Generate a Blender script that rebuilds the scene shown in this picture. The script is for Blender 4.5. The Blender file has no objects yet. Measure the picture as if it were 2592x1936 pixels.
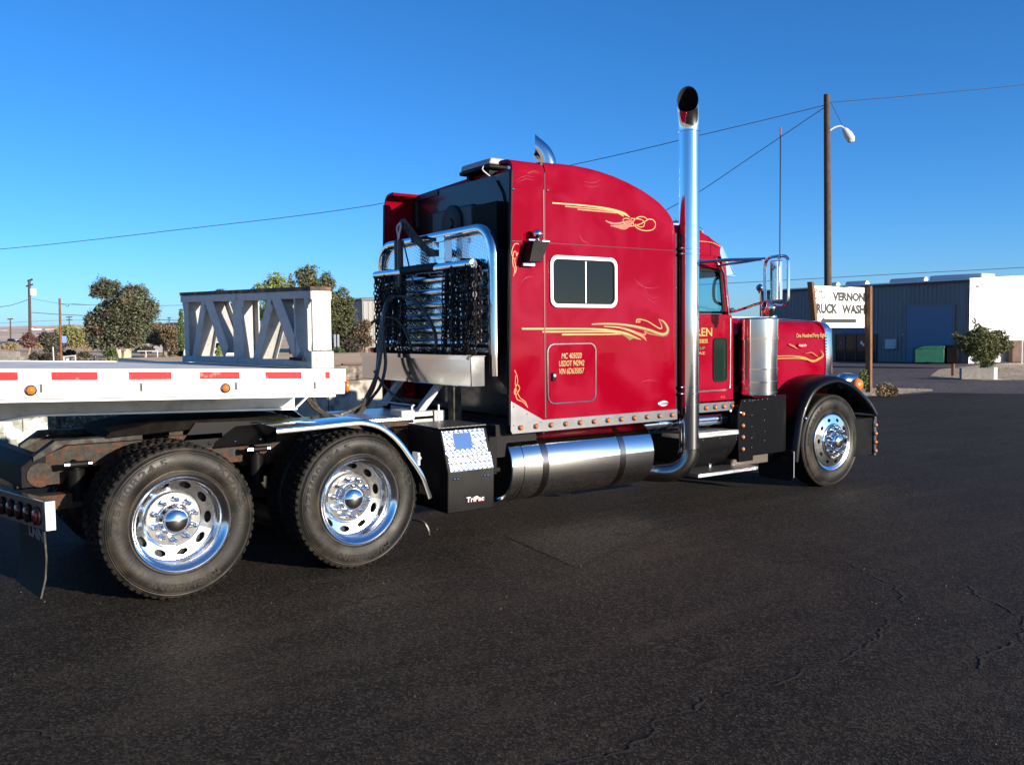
import bpy, bmesh, math, random
from mathutils import Vector, Matrix, noise
R = math.radians
random.seed(7)
S = bpy.context.scene
C = S.collection

# ------------------------------------------------------------------ camera, light, exposure
cd = bpy.data.cameras.new('camera'); cam = bpy.data.objects.new('camera', cd); C.objects.link(cam)
YAW, PITCH, ROLL = 0.6044, -0.0557, -0.0104
fw = Vector((math.sin(YAW)*math.cos(PITCH), math.cos(YAW)*math.cos(PITCH), math.sin(PITCH)))
rt = fw.cross(Vector((0, 0, 1))).normalized(); up = rt.cross(fw)
r2 = rt*math.cos(ROLL)+up*math.sin(ROLL); u2 = -rt*math.sin(ROLL)+up*math.cos(ROLL)
cam.matrix_world = Matrix(((r2.x, u2.x, -fw.x, -1.5553), (r2.y, u2.y, -fw.y, -7.4421), (r2.z, u2.z, -fw.z, 1.7901), (0, 0, 0, 1)))
cd.sensor_fit = 'HORIZONTAL'; cd.sensor_width = 36; cd.lens = 36*2253.24/2592
cd.clip_start = 0.1; cd.clip_end = 6000
S.camera = cam
SUN_AZ, SUN_EL = R(18), R(12)        # azimuth from -Y towards +X
W = bpy.data.worlds.new('World'); S.world = W; W.use_nodes = True
nt = W.node_tree; bg = nt.nodes['Background']
sky = nt.nodes.new('ShaderNodeTexSky'); sky.sky_type = 'NISHITA'; sky.sun_disc = False
sky.sun_elevation = SUN_EL
sky.sun_rotation = math.pi-SUN_AZ          # 0 = +Y, clockwise towards +X
sky.air_density = 0.8; sky.dust_density = 1.1; sky.ozone_density = 5.5; sky.altitude = 900
hs = nt.nodes.new('ShaderNodeHueSaturation'); hs.inputs['Saturation'].default_value = 1.09
nt.links.new(sky.outputs[0], hs.inputs['Color']); nt.links.new(hs.outputs[0], bg.inputs[0]); bg.inputs[1].default_value = 0.110
sl = bpy.data.lights.new('sun', 'SUN'); so = bpy.data.objects.new('sun', sl); C.objects.link(so)
sd = Vector((math.sin(SUN_AZ)*math.cos(SUN_EL), -math.cos(SUN_AZ)*math.cos(SUN_EL), math.sin(SUN_EL)))
so.rotation_euler = sd.to_track_quat('Z', 'Y').to_euler()
sl.energy = 5.0; sl.angle = R(0.55); sl.color = (1.0, 0.89, 0.74)
S.view_settings.view_transform = 'Standard'; S.view_settings.look = 'None'
S.view_settings.exposure = 1.0; S.view_settings.gamma = 1.0; S.view_settings.use_curve_mapping = False
S.render.engine = 'CYCLES'
S.cycles.max_bounces = 8; S.cycles.glossy_bounces = 5; S.cycles.transparent_max_bounces = 12
S.cycles.caustics_reflective = True; S.cycles.blur_glossy = 0.3; S.cycles.caustics_refractive = False

# ------------------------------------------------------------------ materials
def mat(name, col=(.5, .5, .5), rough=.5, metal=0., coat=0., spec=.5, noise_amt=0., nscale=5., bump=0., bscale=80.,
        col2=None, c2scale=4., c2lo=.45, c2hi=.6, rnoise=0., alpha=None):
    m = bpy.data.materials.new(name); m.use_nodes = True
    n = m.node_tree.nodes; l = m.node_tree.links; b = n['Principled BSDF']
    b.inputs['Base Color'].default_value = (*col, 1); b.inputs['Roughness'].default_value = rough
    b.inputs['Metallic'].default_value = metal; b.inputs['Coat Weight'].default_value = coat
    b.inputs['Coat Roughness'].default_value = .04
    b.inputs['Specular IOR Level'].default_value = spec
    tc = n.new('ShaderNodeTexCoord'); geo = n.new('ShaderNodeNewGeometry'); pos = geo.outputs['Position']
    src = None
    if noise_amt or col2:
        base = n.new('ShaderNodeRGB'); base.outputs[0].default_value = (*col, 1); src = base.outputs[0]
        if col2:
            t = n.new('ShaderNodeTexNoise'); t.inputs['Scale'].default_value = c2scale; t.inputs['Detail'].default_value = 6
            l.new(pos, t.inputs['Vector'])
            r = n.new('ShaderNodeMapRange'); r.inputs['From Min'].default_value = c2lo; r.inputs['From Max'].default_value = c2hi
            l.new(t.outputs[0], r.inputs['Value'])
            mx = n.new('ShaderNodeMix'); mx.data_type = 'RGBA'; l.new(r.outputs[0], mx.inputs[0]); l.new(src, mx.inputs[6])
            mx.inputs[7].default_value = (*col2, 1); src = mx.outputs[2]
        if noise_amt:
            t = n.new('ShaderNodeTexNoise'); t.inputs['Scale'].default_value = nscale; t.inputs['Detail'].default_value = 8
            l.new(pos, t.inputs['Vector'])
            r = n.new('ShaderNodeMapRange'); r.inputs['From Min'].default_value = .3; r.inputs['From Max'].default_value = .7
            r.inputs['To Min'].default_value = 1-noise_amt; r.inputs['To Max'].default_value = 1+noise_amt
            l.new(t.outputs[0], r.inputs['Value'])
            mx = n.new('ShaderNodeVectorMath'); mx.operation = 'SCALE'; l.new(src, mx.inputs[0]); l.new(r.outputs[0], mx.inputs['Scale']); src = mx.outputs[0]
        l.new(src, b.inputs['Base Color'])
    if rnoise:
        t = n.new('ShaderNodeTexNoise'); t.inputs['Scale'].default_value = 3.; t.inputs['Detail'].default_value = 5
        l.new(pos, t.inputs['Vector'])
        r = n.new('ShaderNodeMapRange'); r.inputs['From Min'].default_value = .35; r.inputs['From Max'].default_value = .65
        r.inputs['To Min'].default_value = rough; r.inputs['To Max'].default_value = rough+rnoise
        l.new(t.outputs[0], r.inputs['Value']); l.new(r.outputs[0], b.inputs['Roughness'])
    if bump:
        t = n.new('ShaderNodeTexNoise'); t.inputs['Scale'].default_value = bscale; t.inputs['Detail'].default_value = 4
        l.new(pos, t.inputs['Vector'])
        bp = n.new('ShaderNodeBump'); bp.inputs['Strength'].default_value = bump; bp.inputs['Distance'].default_value = .01
        l.new(t.outputs[0], bp.inputs['Height']); l.new(bp.outputs[0], b.inputs['Normal'])
    return m

def red_paint():
    m = mat('candy_red_paint', (.19, .0003, .010), .42, .0, .22, .0)
    n = m.node_tree.nodes; l = m.node_tree.links; b = n['Principled BSDF']
    geo = n.new('ShaderNodeNewGeometry'); pos = geo.outputs['Position']
    # polish haze and blurred reflections painted as paler clouds, plus fine arcs of old wash scratches
    t = n.new('ShaderNodeTexNoise'); t.inputs['Scale'].default_value = 2.2; t.inputs['Detail'].default_value = 3; t.inputs['Distortion'].default_value = .8
    l.new(pos, t.inputs['Vector'])
    r = n.new('ShaderNodeMapRange'); r.inputs['From Min'].default_value = .40; r.inputs['From Max'].default_value = .62
    r.inputs['To Min'].default_value = .0; r.inputs['To Max'].default_value = .20; l.new(t.outputs[0], r.inputs['Value'])
    w = n.new('ShaderNodeTexNoise'); w.noise_type = 'RIDGED_MULTIFRACTAL'; w.inputs['Scale'].default_value = 1.6; w.inputs['Detail'].default_value = 3
    w.inputs['Distortion'].default_value = .6
    mp = n.new('ShaderNodeMapping'); mp.inputs['Scale'].default_value = (1, 1, 3.2); l.new(pos, mp.inputs[0]); l.new(mp.outputs[0], w.inputs['Vector'])
    r3 = n.new('ShaderNodeMapRange'); r3.inputs['From Min'].default_value = .965; r3.inputs['From Max'].default_value = .995
    r3.inputs['To Min'].default_value = 0; r3.inputs['To Max'].default_value = .28; l.new(w.outputs[0], r3.inputs['Value'])
    ad = n.new('ShaderNodeMath'); ad.operation = 'ADD'; l.new(r.outputs[0], ad.inputs[0]); l.new(r3.outputs[0], ad.inputs[1])
    mx = n.new('ShaderNodeMix'); mx.data_type = 'RGBA'; mx.inputs[6].default_value = (.175, .0002, .008, 1); mx.inputs[7].default_value = (.30, .020, .058, 1)
    l.new(ad.outputs[0], mx.inputs[0]); l.new(mx.outputs[2], b.inputs['Base Color'])
    r2_ = n.new('ShaderNodeMapRange'); r2_.inputs['From Min'].default_value = .4; r2_.inputs['From Max'].default_value = .62
    r2_.inputs['To Min'].default_value = .03; r2_.inputs['To Max'].default_value = .16
    l.new(t.outputs[0], r2_.inputs['Value']); l.new(r2_.outputs[0], b.inputs['Coat Roughness'])
    t2 = n.new('ShaderNodeTexNoise'); t2.inputs['Scale'].default_value = 1.8; t2.inputs['Detail'].default_value = 1
    l.new(pos, t2.inputs['Vector'])
    bp = n.new('ShaderNodeBump'); bp.inputs['Strength'].default_value = .25; bp.inputs['Distance'].default_value = .03
    l.new(t2.outputs[0], bp.inputs['Height']); l.new(bp.outputs[0], b.inputs['Coat Normal'])
    return m

def tread_mat(name, col, rough, scale=55, strength=.6, metal=1.):
    m = mat(name, col, rough, metal)
    n = m.node_tree.nodes; l = m.node_tree.links; b = n['Principled BSDF']
    geo = n.new('ShaderNodeNewGeometry')
    mp = n.new('ShaderNodeMapping'); mp.inputs['Rotation'].default_value = (R(40), R(35), R(45)); mp.inputs['Scale'].default_value = (1, 1, 1)
    l.new(geo.outputs['Position'], mp.inputs[0])
    v = n.new('ShaderNodeTexVoronoi'); v.inputs['Scale'].default_value = scale; v.inputs['Randomness'].default_value = .12; l.new(mp.outputs[0], v.inputs['Vector'])
    r = n.new('ShaderNodeMapRange'); r.inputs['From Min'].default_value = .15; r.inputs['From Max'].default_value = .42
    r.inputs['To Min'].default_value = 1; r.inputs['To Max'].default_value = 0; l.new(v.outputs['Distance'], r.inputs['Value'])
    bp = n.new('ShaderNodeBump'); bp.inputs['Strength'].default_value = strength; bp.inputs['Distance'].default_value = .004
    l.new(r.outputs[0], bp.inputs['Height']); l.new(bp.outputs[0], b.inputs['Normal'])
    return m

M = {}
M['red'] = red_paint()
M['red_plain'] = mat('red_paint_plain', (.18, .001, .006), .35, 0, .3)
M['dark'] = mat('dark_burgundy_black_paint', (.008, .004, .008), .35, 0, .35, .3)
M['black'] = mat('gloss_black_paint', (.003, .003, .004), .3, 0, .12, .12)
M['satin'] = mat('satin_black_plate', (.005, .005, .0055), .42, 0, 0, .10, noise_amt=.25, nscale=9, rnoise=.15)
M['rubber_flap'] = mat('black_rubber_flap', (.008, .007, .007), .6, 0, 0, .2, noise_amt=.3, nscale=10)
M['chrome'] = mat('chrome', (.82, .82, .83), .05, 1, rnoise=.06)
M['chrome_dull'] = mat('worn_chrome', (.72, .72, .73), .09, 1, rnoise=.09)
M['tank'] = mat('polished_aluminium_tank', (.80, .79, .78), .07, 1, rnoise=.04)
M['alu'] = mat('brushed_aluminium', (.45, .45, .46), .38, 1, noise_amt=.12, nscale=20)
M['skirt'] = mat('brushed_stainless_skirt', (.22, .22, .23), .33, 1, noise_amt=.1, nscale=12)
M['rimalu'] = mat('polished_wheel_aluminium', (.88, .88, .88), .09, 1, rnoise=.12)
M['tyre'] = mat('tyre_rubber', (.006, .005, .004), .38, 0, 0, .28, col2=(.027, .021, .015), c2scale=5.5, c2lo=.49, c2hi=.66, rnoise=.25, bump=.12, bscale=60)
M['tread'] = mat('tyre_tread_rubber', (.009, .008, .007), .7, 0, 0, .15, col2=(.035, .026, .018), c2scale=30, c2lo=.5, c2hi=.75, bump=.4, bscale=200)
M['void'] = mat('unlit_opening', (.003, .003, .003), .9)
M['brake'] = mat('brake_iron', (.02, .018, .016), .8)
M['amber'] = mat('amber_lens', (.55, .13, .006), .25, 0, .6)
M['redlens'] = mat('red_lens', (.05, .003, .003), .25, 0, .6)
M['glass_dark'] = mat('dark_tinted_glass', (.003, .005, .005), .03, 0, 0, .28)
M['vent_glass'] = mat('green_tinted_glass', (.006, .016, .011), .05, 0, 0, .3)
M['gold'] = mat('gold_leaf_print', (.34, .20, .045), .40, .35, .4)
M['gold_dark'] = mat('antique_gold_print', (.13, .08, .02), .40, .3, .4)
M['cream'] = mat('cream_gold_print', (.42, .25, .075), .45, .1, .3)
M['orange'] = mat('orange_print', (.40, .065, .015), .45, 0, .4)
M['tread_plate'] = tread_mat('diamond_plate', (.62, .63, .65), .22, 38, .9)
M['grip'] = tread_mat('grip_step_aluminium', (.70, .70, .71), .28, 60, 1.0)
M['rib'] = mat('buffed_rack_rib', (.85, .87, .89), .16, 1, rnoise=.1)
M['rackplate'] = tread_mat('rack_diamond_plate', (.72, .74, .76), .12, 42, .35)
M['hose'] = mat('rubber_hose', (.034, .029, .021), .38, bump=.3, bscale=60)
M['chain'] = mat('oiled_chain_steel', (.014, .012, .011), .4, .6)
M['rust'] = mat('rusty_frame_paint', (.030, .026, .022), .7, 0, 0, .2, col2=(.060, .026, .013), c2scale=11, c2lo=.47, c2hi=.56, noise_amt=.35, nscale=30, bump=.5, bscale=70)
M['grime'] = mat('greasy_black_chassis', (.006, .005, .0042), .8, 0, 0, .06, noise_amt=.5, nscale=14, bump=.4)
M['frame_grey'] = mat('worn_grey_frame', (.055, .05, .042), .65, 0, 0, .2, noise_amt=.4, nscale=20, col2=(.02, .018, .016), c2scale=12)
M['trailer_white'] = mat('white_trailer_paint', (.78, .79, .80), .45, 0, 0, noise_amt=.04, nscale=7, col2=(.62, .60, .55), c2scale=9, c2lo=.62, c2hi=.8)
M['trailer_under'] = mat('grimy_white_beam', (.50, .48, .44), .55, noise_amt=.15, nscale=8, col2=(.22, .2, .17), c2scale=5, c2lo=.55, c2hi=.72)
M['tape_red'] = mat('red_reflective_tape', (.30, .002, .008), .5, 0, 0, .2, col2=(.55, .10, .08), c2scale=16, c2lo=.60, c2hi=.68)
M['tape_grey'] = mat('worn_silver_tape', (.45, .46, .47), .5, noise_amt=.1)
M['steel_white'] = mat('weathered_white_steel', (.35, .345, .33), .6, noise_amt=.10, nscale=14, col2=(.27, .26, .245), c2scale=24, c2lo=.55, c2hi=.75)
M['rustcap'] = mat('rusty_dark_cap', (.035, .028, .025), .8, col2=(.2, .08, .04), c2scale=14, c2lo=.5, c2hi=.62)
M['wood'] = mat('utility_pole_wood', (.055, .033, .02), .85, noise_amt=.35, nscale=6, bump=.4, bscale=25)
M['post_wood'] = mat('weathered_sign_post', (.13, .058, .022), .8, noise_amt=.3, nscale=6)
M['board'] = mat('white_sign_board', (.82, .82, .79), .6, noise_amt=.03)
M['ink'] = mat('black_sign_lettering', (.02, .02, .018), .7)
M['ink_faded'] = mat('faded_sign_lettering', (.13, .10, .08), .7)
M['wire'] = mat('black_cable', (.02, .022, .03), .7)
M['insul'] = mat('pale_grey_metal', (.48, .49, .50), .5)
M['metal_wall'] = mat('corrugated_wall_paint', (.175, .175, .17), .55, noise_amt=.05)
M['white_wall'] = mat('white_gable_paint', (.86, .85, .82), .6)
M['rollup'] = mat('rollup_door_paint', (.11, .17, .26), .5)
M['trim_dark'] = mat('dark_eave_trim', (.06, .05, .045), .6)
M['roof'] = mat('white_metal_roof', (.8, .8, .78), .5)
M['shopglass'] = mat('shop_front_glass', (.012, .016, .018), .06)
M['green'] = mat('green_dumpster_paint', (.004, .085, .05), .5, noise_amt=.2)
M['conc'] = mat('concrete', (.22, .20, .17), .85, noise_amt=.2, nscale=10, bump=.4)
M['conc_stain'] = mat('stained_concrete', (.36, .33, .28), .85, noise_amt=.2, nscale=9, col2=(.12, .10, .08), c2scale=3.5, c2lo=.5, c2hi=.62, bump=.5)
M['conc_dark'] = mat('tar_stained_concrete', (.13, .11, .09), .9, noise_amt=.5, nscale=14, col2=(.3, .26, .2), c2scale=10, c2lo=.6, c2hi=.7, bump=.5)
M['peel'] = mat('peeling_grey_white_wall_paint', (.24, .25, .22), .85, noise_amt=.3, nscale=14, col2=(.72, .70, .63), c2scale=3.2, c2lo=.53, c2hi=.58, bump=.5)
M['bark'] = mat('grey_bark', (.22, .17, .12), .9, noise_amt=.3, nscale=5)
M['pale_bark'] = mat('pale_tan_bark', (.45, .36, .24), .9, noise_amt=.25, nscale=3)
M['leaf_euc'] = mat('grey_green_leaves', (.062, .070, .036), .6, noise_amt=.4, nscale=1.1, col2=(.085, .060, .034), c2scale=.7, c2lo=.52, c2hi=.68)
M['leaf_yel'] = mat('yellow_green_leaves', (.17, .165, .055), .6, noise_amt=.35, nscale=1.0)
M['leaf_dark'] = mat('dark_leaves', (.045, .040, .024), .6, noise_amt=.4, nscale=1.0)
M['leaf_red'] = mat('reddish_brown_leaves', (.085, .04, .03), .6, noise_amt=.4, nscale=1.0)
M['leaf_juniper'] = mat('juniper_scale_leaves', (.095, .10, .03), .65, noise_amt=.4, nscale=1.6)
M['leaf_pine'] = mat('pine_green_needles', (.078, .085, .030), .65, noise_amt=.45, nscale=1.1)
M['leaf_bright'] = mat('fresh_green_leaves', (.15, .19, .04), .6, noise_amt=.4, nscale=1.2)
M['leaf_brown'] = mat('brown_green_leaves', (.12, .085, .045), .65, noise_amt=.45, nscale=1.1)
M['leaf_hedge'] = mat('hedge_leaves', (.055, .09, .025), .6, noise_amt=.35, nscale=2)
M['leaf_dry'] = mat('dry_brush', (.26, .19, .10), .8, noise_amt=.4, nscale=3)
M['stucco'] = mat('far_house_wall', (.28, .27, .28), .8)
M['tile'] = mat('terracotta_roof', (.42, .13, .07), .8, noise_amt=.2)
M['brownroof'] = mat('dark_brown_roof', (.05, .035, .03), .8)
M['car_white'] = mat('white_car_paint', (.8, .8, .78), .3, 0, .8)
M['car_dark'] = mat('dark_car_paint', (.03, .035, .05), .3, 0, .8)
M['blue_sign'] = mat('blue_sign_face', (.05, .12, .42), .5)
M['silver'] = mat('bare_sign_back', (.45, .46, .46), .45, .6)
M['fan'] = mat('grille_black_mesh', (.006, .006, .007), .6)
M['ac'] = mat('grey_unit_casing', (.02, .024, .032), .5)
M['seat'] = mat('dark_cab_interior', (.02, .018, .018), .7)
M['pebble'] = mat('pale_pebble', (.11, .09, .07), .8)

def glass_thin(name, tint):
    m = bpy.data.materials.new(name); m.use_nodes = True; n = m.node_tree.nodes; l = m.node_tree.links
    n.remove(n['Principled BSDF']); out = n['Material Output']
    t = n.new('ShaderNodeBsdfTransparent'); t.inputs[0].default_value = (*tint, 1)
    g = n.new('ShaderNodeBsdfGlossy'); g.inputs['Roughness'].default_value = .02
    f = n.new('ShaderNodeLayerWeight'); f.inputs[0].default_value = .5
    pw = n.new('ShaderNodeMath'); pw.operation = 'POWER'; pw.inputs[1].default_value = 4; l.new(f.outputs['Facing'], pw.inputs[0])
    ml = n.new('ShaderNodeMath'); ml.operation = 'MULTIPLY_ADD'; ml.inputs[1].default_value = .7; ml.inputs[2].default_value = .03; l.new(pw.outputs[0], ml.inputs[0])
    x = n.new('ShaderNodeMixShader'); l.new(ml.outputs[0], x.inputs[0]); l.new(t.outputs[0], x.inputs[1]); l.new(g.outputs[0], x.inputs[2]); l.new(x.outputs[0], out.inputs[0])
    return m
M['glass'] = glass_thin('cab_glass', (.74, .92, .94))

# ------------------------------------------------------------------ mesh helpers
class MB:
    def __init__(s): s.v = []; s.f = []
    def add(s, verts, faces):
        k = len(s.v); s.v += [tuple(p) for p in verts]; s.f += [tuple(k+i for i in f) for f in faces]; return s
    def box(s, x0, x1, y0, y1, z0, z1):
        v = [(x, y, z) for x in (x0, x1) for y in (y0, y1) for z in (z0, z1)]
        return s.add(v, [(0, 1, 3, 2), (4, 6, 7, 5), (0, 4, 5, 1), (2, 3, 7, 6), (0, 2, 6, 4), (1, 5, 7, 3)])
    def prism(s, poly, axis, a, b):
        # poly in the two other axes, extruded along axis from a to b
        def P(u, w, t): return (t, u, w) if axis == 'X' else ((u, t, w) if axis == 'Y' else (u, w, t))
        n = len(poly); v = [P(u, w, a) for u, w in poly]+[P(u, w, b) for u, w in poly]
        f = [tuple(range(n))[::-1], tuple(range(n, 2*n))]+[(i, (i+1) % n, n+(i+1) % n, n+i) for i in range(n)]
        return s.add(v, f)
    def ring(s, outer, inner, axis, a, b):
        def P(u, w, t): return (t, u, w) if axis == 'X' else ((u, t, w) if axis == 'Y' else (u, w, t))
        n = len(outer)
        v = [P(*p, a) for p in outer]+[P(*p, a) for p in inner]+[P(*p, b) for p in outer]+[P(*p, b) for p in inner]
        f = []
        for i in range(n):
            j = (i+1) % n
            f += [(i, j, n+j, n+i), (2*n+i, 3*n+i, 3*n+j, 2*n+j), (i, 2*n+i, 2*n+j, j), (n+i, n+j, 3*n+j, 3*n+i)]
        return s.add(v, f)
    def lathe(s, prof, axis='Y', c=(0, 0, 0), n=32, closed=False, arc=None):
        v = []; f = []; m = len(prof)
        for i in range(n):
            a = 2*math.pi*i/n; ca, sa = math.cos(a), math.sin(a)
            for (r, t) in prof:
                p = (r*ca, t, r*sa) if axis == 'Y' else ((r*ca, r*sa, t) if axis == 'Z' else (t, r*ca, r*sa))
                v.append((p[0]+c[0], p[1]+c[1], p[2]+c[2]))
        for i in range(n):
            j = (i+1) % n
            for k in range(m-1 if not closed else m):
                q = (k+1) % m
                f.append((i*m+k, i*m+q, j*m+q, j*m+k))
        return s.add(v, f)
    def cyl(s, p0, p1, r, n=12, r1=None):
        return s.tube([p0, p1], [r, r if r1 is None else r1], n, cap=True)
    def tube(s, pts, r, n=10, cap=True):
        pts = [Vector(p) for p in pts]; m = len(pts)
        rr = [r]*m if not isinstance(r, (list, tuple)) else r
        up_ = None; v = []; f = []
        for i, p in enumerate(pts):
            t = (pts[min(i+1, m-1)]-pts[max(i-1, 0)]).normalized()
            if up_ is None:
                up_ = t.orthogonal().normalized()
            else:
                up_ = (up_-t*up_.dot(t)).normalized()
            w = t.cross(up_)
            for k in range(n):
                a = 2*math.pi*k/n; q = p+(up_*math.cos(a)+w*math.sin(a))*rr[i]; v.append(tuple(q))
        for i in range(m-1):
            for k in range(n):
                j = (k+1) % n; f.append((i*n+k, i*n+j, (i+1)*n+j, (i+1)*n+k))
        if cap: f.append(tuple(range(n))[::-1]); f.append(tuple(range((m-1)*n, m*n)))
        return s.add(v, f)
    def sphere(s, c, r, n=12, m=8, sc=(1, 1, 1)):
        prof = [(r*math.sin(math.pi*i/m), -r*math.cos(math.pi*i/m)) for i in range(m+1)]
        prof[0] = (1e-5, -r); prof[-1] = (1e-5, r)
        k = len(s.v); s.lathe(prof, 'Z', (0, 0, 0), n)
        for i in range(k, len(s.v)):
            p = s.v[i]; s.v[i] = (p[0]*sc[0]+c[0], p[1]*sc[1]+c[1], p[2]*sc[2]+c[2])
        return s
    def loft(s, secs, cap=True):
        n = len(secs[0]); v = [p for q in secs for p in q]; f = []
        for i in range(len(secs)-1):
            for k in range(n):
                j = (k+1) % n; f.append((i*n+k, i*n+j, (i+1)*n+j, (i+1)*n+k))
        if cap: f.append(tuple(range(n))[::-1]); f.append(tuple(range((len(secs)-1)*n, len(secs)*n)))
        return s.add(v, f)
    def xf(s, fn, k=0):
        for i in range(k, len(s.v)): s.v[i] = tuple(fn(Vector(s.v[i])))
        return s

WO = {}
def mesh_of(mb, name, m, smooth=True, ang=35):
    me = bpy.data.meshes.new(name); me.from_pydata(mb.v, [], mb.f)
    if m: me.materials.append(M[m] if isinstance(m, str) else m)
    bm = bmesh.new(); bm.from_mesh(me); bmesh.ops.recalc_face_normals(bm, faces=bm.faces); bm.to_mesh(me); bm.free()
    if smooth:
        me.polygons.foreach_set('use_smooth', [True]*len(me.polygons))
        me.set_sharp_from_angle(angle=R(ang))
    me.update(); return me
def put(me, name, parent=None, loc=None, local=False):
    o = bpy.data.objects.new(name, me); C.objects.link(o)
    if parent is not None:
        o.parent = parent
        if not local: o.location = -WO.get(parent.name, Vector((0, 0, 0)))
    if loc is not None: o.location = Vector(loc) if (parent is None or local) else Vector(loc)-WO.get(parent.name, Vector((0, 0, 0)))
    WO[o.name] = (Vector(loc) if loc is not None else Vector((0, 0, 0)))
    return o
def B(mb, name, m, parent=None, bev=0, smooth=True, ang=35, kind=None, loc=None):
    me = mesh_of(mb, name, m, smooth, ang)
    o = put(me, name, parent, loc)
    if bev:
        b = o.modifiers.new('bevel', 'BEVEL'); b.width = bev; b.segments = 2; b.limit_method = 'ANGLE'; b.angle_limit = R(40)
    if kind: o['kind'] = kind
    return o
def thing(name, label, cat, loc, group=None):
    o = bpy.data.objects.new(name, None); C.objects.link(o); o.location = loc; o.empty_display_size = .1
    WO[o.name] = Vector(loc); o['label'] = label; o['category'] = cat
    if group: o['group'] = group
    return o
def tag(o, label, cat, group=None):
    o['label'] = label; o['category'] = cat
    if group: o['group'] = group
    return o
def copy_tree(o, parent=None, loc=None):
    c = o.copy(); C.objects.link(c); c.parent = parent
    if loc is not None: c.location = loc
    for ch in list(o.children): copy_tree(ch, c)
    return c
def text_mb(txt, h, w=None, bold=0., shear=0., depth=.0015, space=1.):
    cu = bpy.data.curves.new('t', 'FONT'); cu.body = txt; cu.size = 1; cu.extrude = 0; cu.offset = bold; cu.shear = shear
    cu.space_character = space; cu.resolution_u = 3
    o = bpy.data.objects.new('t', cu); C.objects.link(o)
    dg = bpy.context.evaluated_depsgraph_get(); me = bpy.data.meshes.new_from_object(o.evaluated_get(dg))
    vs = [v.co.copy() for v in me.vertices]; fs = [tuple(p.vertices) for p in me.polygons]
    bpy.data.objects.remove(o); bpy.data.curves.remove(cu); bpy.data.meshes.remove(me)
    x0 = min(v.x for v in vs); x1 = max(v.x for v in vs); y0 = min(v.y for v in vs); y1 = max(v.y for v in vs)
    sy = h/(y1-y0); sx = sy if w is None else w/(x1-x0)
    mb = MB(); mb.add([((v.x-x0)*sx, (v.y-y0)*sy, 0) for v in vs], fs); mb.w = (x1-x0)*sx
    return mb
def text_on_side(txt, x, z, h, w, y, m, parent, name='lettering', **k):
    """text facing -Y with its lower left corner at (x, z)"""
    mb = text_mb(txt, h, w, **k); mb.xf(lambda p: (x+p.x, y, z+p.y)); return B(mb, name, m, parent, smooth=False)
def rrect(x0, x1, z0, z1, r, n=6):
    pts = []
    for cx, cz, a0 in ((x1-r, z1-r, 0), (x0+r, z1-r, 90), (x0+r, z0+r, 180), (x1-r, z0+r, 270)):
        for i in range(n+1):
            a = R(a0+90*i/n); pts.append((cx+r*math.cos(a), cz+r*math.sin(a)))
    return pts
def smooth_path(pts, k=6):
    P = [Vector(p) for p in pts]; P = [P[0]*2-P[1]]+P+[P[-1]*2-P[-2]]; out = []
    for i in range(1, len(P)-2):
        a, b, c, d = P[i-1:i+3]
        for j in range(k):
            t = j/k; out.append(.5*((2*b)+(c-a)*t+(2*a-5*b+4*c-d)*t*t+(3*b-a-3*c+d)*t**3))
    out.append(P[-2]); return out
def ribbon(pts, w, y, m, parent, name='pinstripe', taper=(1, 1), k=5):
    """flat stripe on a side plane (y const) along (x, z) points"""
    P = smooth_path([(p[0], 0, p[1]) for p in pts], k); n = len(P); v = []
    for i, p in enumerate(P):
        t = (P[min(i+1, n-1)]-P[max(i-1, 0)]).normalized(); q = Vector((-t.z, 0, t.x)); u = i/(n-1)
        ww = w if not isinstance(w, (list, tuple)) else w[min(int(u*(len(w)-1)), len(w)-2)]*(1-(u*(len(w)-1)) % 1)+w[min(int(u*(len(w)-1))+1, len(w)-1)]*((u*(len(w)-1)) % 1) if u < 1 else w[-1]
        ww *= .84
        v += [(p.x+q.x*ww/2, y, p.z+q.z*ww/2), (p.x-q.x*ww/2, y, p.z-q.z*ww/2)]
    mb = MB(); mb.add(v, [(2*i, 2*i+1, 2*i+3, 2*i+2) for i in range(n-1)])
    return B(mb, name, m, parent, smooth=False)
LENS = {}
def lamp(parent, x, y, z, r, facing='-Y', m='amber'):
    """round marker lamp: chrome bezel with a domed lens as its child"""
    key = (round(r, 4), facing, m)
    if key not in LENS:
        s = -1 if facing in ('-Y', '-X') else 1; ax = facing[1]
        bz = MB(); bz.lathe([(r*1.0, 0), (r*1.28, 0), (r*1.25, s*.010), (r*1.02, s*.014)], ax, n=20)
        ln = MB(); ln.lathe([(1e-4, s*.026), (r*.45, s*.024), (r*.8, s*.018), (r*1.0, s*.006), (r*1.0, 0)], ax, n=20)
        LENS[key] = (mesh_of(bz, 'marker_lamp', 'chrome_dull' if m != 'redlens' else 'satin'), mesh_of(ln, 'lens', m))
    b, l = LENS[key]
    o = put(b, 'marker_lamp', parent, (x, y, z)); put(l, 'lens', o, (0, 0, 0), local=True); return o

# ------------------------------------------------------------------ ground and setting
def ground_sheet(name, poly, z, m):
    mb = MB(); mb.add([(x, y, z) for x, y in poly], [tuple(range(len(poly)))]); o = B(mb, name, m, smooth=False, kind='structure'); return o

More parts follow.
